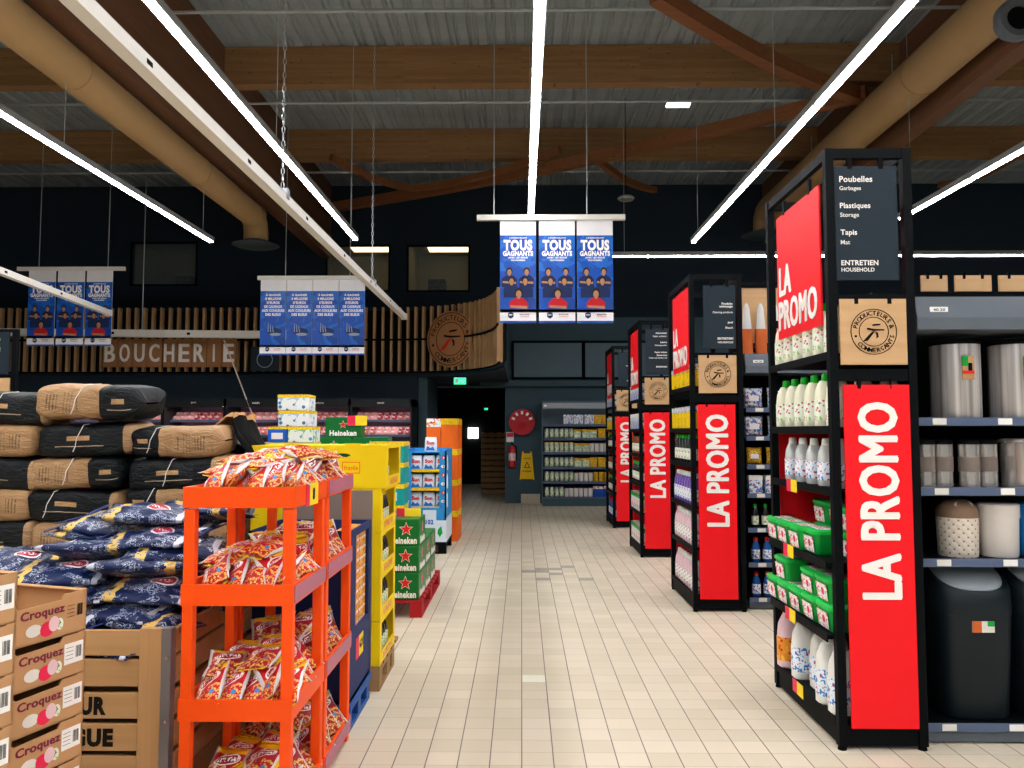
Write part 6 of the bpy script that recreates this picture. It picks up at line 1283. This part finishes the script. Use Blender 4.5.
g = G(); g.box(X1 + 0.0005, Y0, 0.15, X1 + 0.002, Y1, 0.45); g.box(X1 - 0.17, Y0 - 0.002, 0.15, X1, Y0 - 0.0005, 0.42); g.box(X0 + 0.25, Y0 - 0.003, 0.2, X0 + 0.42, Y0 - 0.0005, 0.55); g.build('white_print', M['skyl'], t)
g = G(); local(g, (X1 - 0.08, Y0 - 0.0035, 0.28), (1, 0, 0), (0, 0, 1)); g.poly([(0, -0.07), (0.035, -0.02), (0.02, 0.07), (-0.02, 0.03), (-0.03, -0.02)], 0.001); g.build('leaf_print', M['gtub'], t)
g = G(); write(g, '102', (X0 + 0.335, Y0 - 0.004, 0.4), (1, 0, 0), (0, 0, 1), 0.1, 0.06, 0, 0.05, 0.001); g.build('number_print', M['skyd'], t)
g = G()
for k in range(6): 
    for x in (X0 + 0.05, X1 - 0.045): local(g, (x, Y0 - 0.0015, 0.66 + k * 0.11), (1, 0, 0), (0, 0, 1)); g.poly(circ(0, 0, 0.024, 0.02, 10), 0.001, k % 2); g.poly(circ(0.008, 0, 0.009, 0.01, 8), 0.0015, 1 - k % 2)
g.build('flag_print', [M['lett'], M['star']], t)
for k, z in enumerate((0.58, 0.815, 1.05)):
    g = G(); g.box(X0 + 0.02, Y0 + 0.016, z - 0.02, X1 - 0.02, Y1 - 0.02, z); g.box(X0 + 0.1, Y0 + 0.004, z - 0.022, X1 - 0.09, Y0 + 0.0155, z + 0.012, 1); g.build('shelf', [M['sky'], M['ylabel']], t)
t2 = thing('plastic_pallet', 'black plastic pallet under the sky blue display', 'pallet'); g = G(); g.box(X0, Y0, 0.11, X1, Y1, 0.148)
for x in (X0, X1 - 0.1):
    for y in (Y0, Y1 - 0.1): g.box(x, y, 0, x + 0.1, y + 0.1, 0.11)
g.box(X0, Y0, 0, X1, Y0 + 0.05, 0.02); g.build('deck', M['blackm'], t2)
r = proto('tablet_pack', 'pack'); g = G(); g.loft([(0, 0.075, 0.05), (0.01, 0.08, 0.055), (0.14, 0.076, 0.04), (0.185, 0.07, 0.012)], 16, 0, 4); g.build('pouch_body', M['skyl'], r)
g = G(); local(g, (0, -0.0555, 0.015), (1, 0, 0), (0, 0.11, 1)); g.poly([(-0.06, 0), (0.06, 0), (0.03, 0.05), (0.0, 0.03), (-0.04, 0.06)], 0.001); g.build('blue_print', M['skyd'], r)
g = G(); write(g, 'Sun', (0, -0.052, 0.115), (1, 0, 0), (0, 0.15, 1), 0.1, 0.05, 0, 0.05, 0.001); g.build('lettering', M['star'], r)
sp = Proto(r)
for k, z in enumerate((0.582, 0.817, 1.052)):
    for j in range(3): sp((X0 + 0.15 + j * 0.165 - (0.0), Y0 + 0.09, z), (0, 0, 0), 'pale tablet pack, %s across the %s shelf up of sky blue display' % (ORD[j], ORD[k]))
g = G(); g.box(X0 + 0.021, Y0 + 0.03, 1.27, X1 - 0.021, Y1 - 0.021, 1.285); tag(g.build('cover_card', M['sky']), 'flat blue card covering the top of the sky blue display', 'card')
sp(((X0 + X1) / 2 + 0.06, Y0 + 0.12, 1.286), (0, 0, 0), 'pale tablet pack standing alone on top of the sky blue display')
ob = [carton('orange_box', 'box', 'obox', 'bigred', 0.2, 0.3, 0.43, 0.28), carton('orange_box', 'box', 'obox', 'ylabel', 0.24, 0.3, 0.43, 0.2)]
YO = 11.2; xo = -0.9 - 0.24 / 2
for k in range(4):
    ob[0]((xo - 0.225, YO, 0.001 + k * 0.432), (0, 0, 0), 'orange box with white and red top, %s from the floor, inner stack' % ORD[k]); ob[1]((xo, YO, 0.001 + k * 0.432), (0, 0, 0), 'orange box with yellow band, %s from the floor, aisle stack' % ORD[k]); ob[1]((xo + 0.01, YO + 0.31, 0.001 + k * 0.432), (0, 0, 0), 'orange box with yellow band, %s from the floor, rear stack' % ORD[k])

# dark sign at the picture edge over the sacks
t = thing('category_sign', 'dark aisle board with a birch logo board at the far edge over the sacks', 'sign'); Y = 8.2; a, b = at(-48, 332, Y), at(8, 374, Y)
g = G(); g.box(a.x, Y, b.z, b.x, Y + 0.015, a.z); g.build('board', M['dark'], t)
g = G(); c = at(-36, 378, Y); d = at(8, 420, Y); g.box(c.x, Y, d.z, d.x, Y + 0.015, c.z); kb = g.build('birch_board', M['kraft'], t)
g = G(); local(g, ((c.x + d.x) / 2 + 0.0, Y - 0.001, (c.z + d.z) / 2), (1, 0, 0), (0, 0, 1)); emblem(g, 0.17); g.build('emblem', M['ink'], kb)
g = G(); 
for k, s_ in enumerate(('Surgelés', 'Frozen food', 'Charbon', 'Charcoal')): write(g, s_, ((a.x + b.x) / 2 + 0.05, Y - 0.001, a.z - 0.08 - k * 0.11), (1, 0, 0), (0, 0, 1), 0.33, 0.045, 0, 0.02, 0.001)
g.build('lettering', M['lett'], t)
g = G()
for x in (b.x + 0.03,): g.box(x, Y, 0, x + 0.05, Y + 0.05, a.z + 0.03)
g.box(a.x, Y, a.z, b.x + 0.03, Y + 0.05, a.z + 0.03); g.box(a.x - 0.05, Y, 0, a.x, Y + 0.05, a.z + 0.03); g.box(a.x, Y + 0.02, c.z + 0.005, b.x + 0.03, Y + 0.05, c.z + 0.03); g.build('frame', M['black'], t)

# report of repeated labels while building
rep = {k: v for k, v in USED.items() if len(v) > 1 and any(x[1] is None for x in v)}
for k, v in list(rep.items())[:20]: print('SAME LABEL', len(v), k)
for k in USED:
    n = len(k.replace(',', ' ').split())
    if n > 16 or n < 4: print('LABEL LENGTH', n, k)
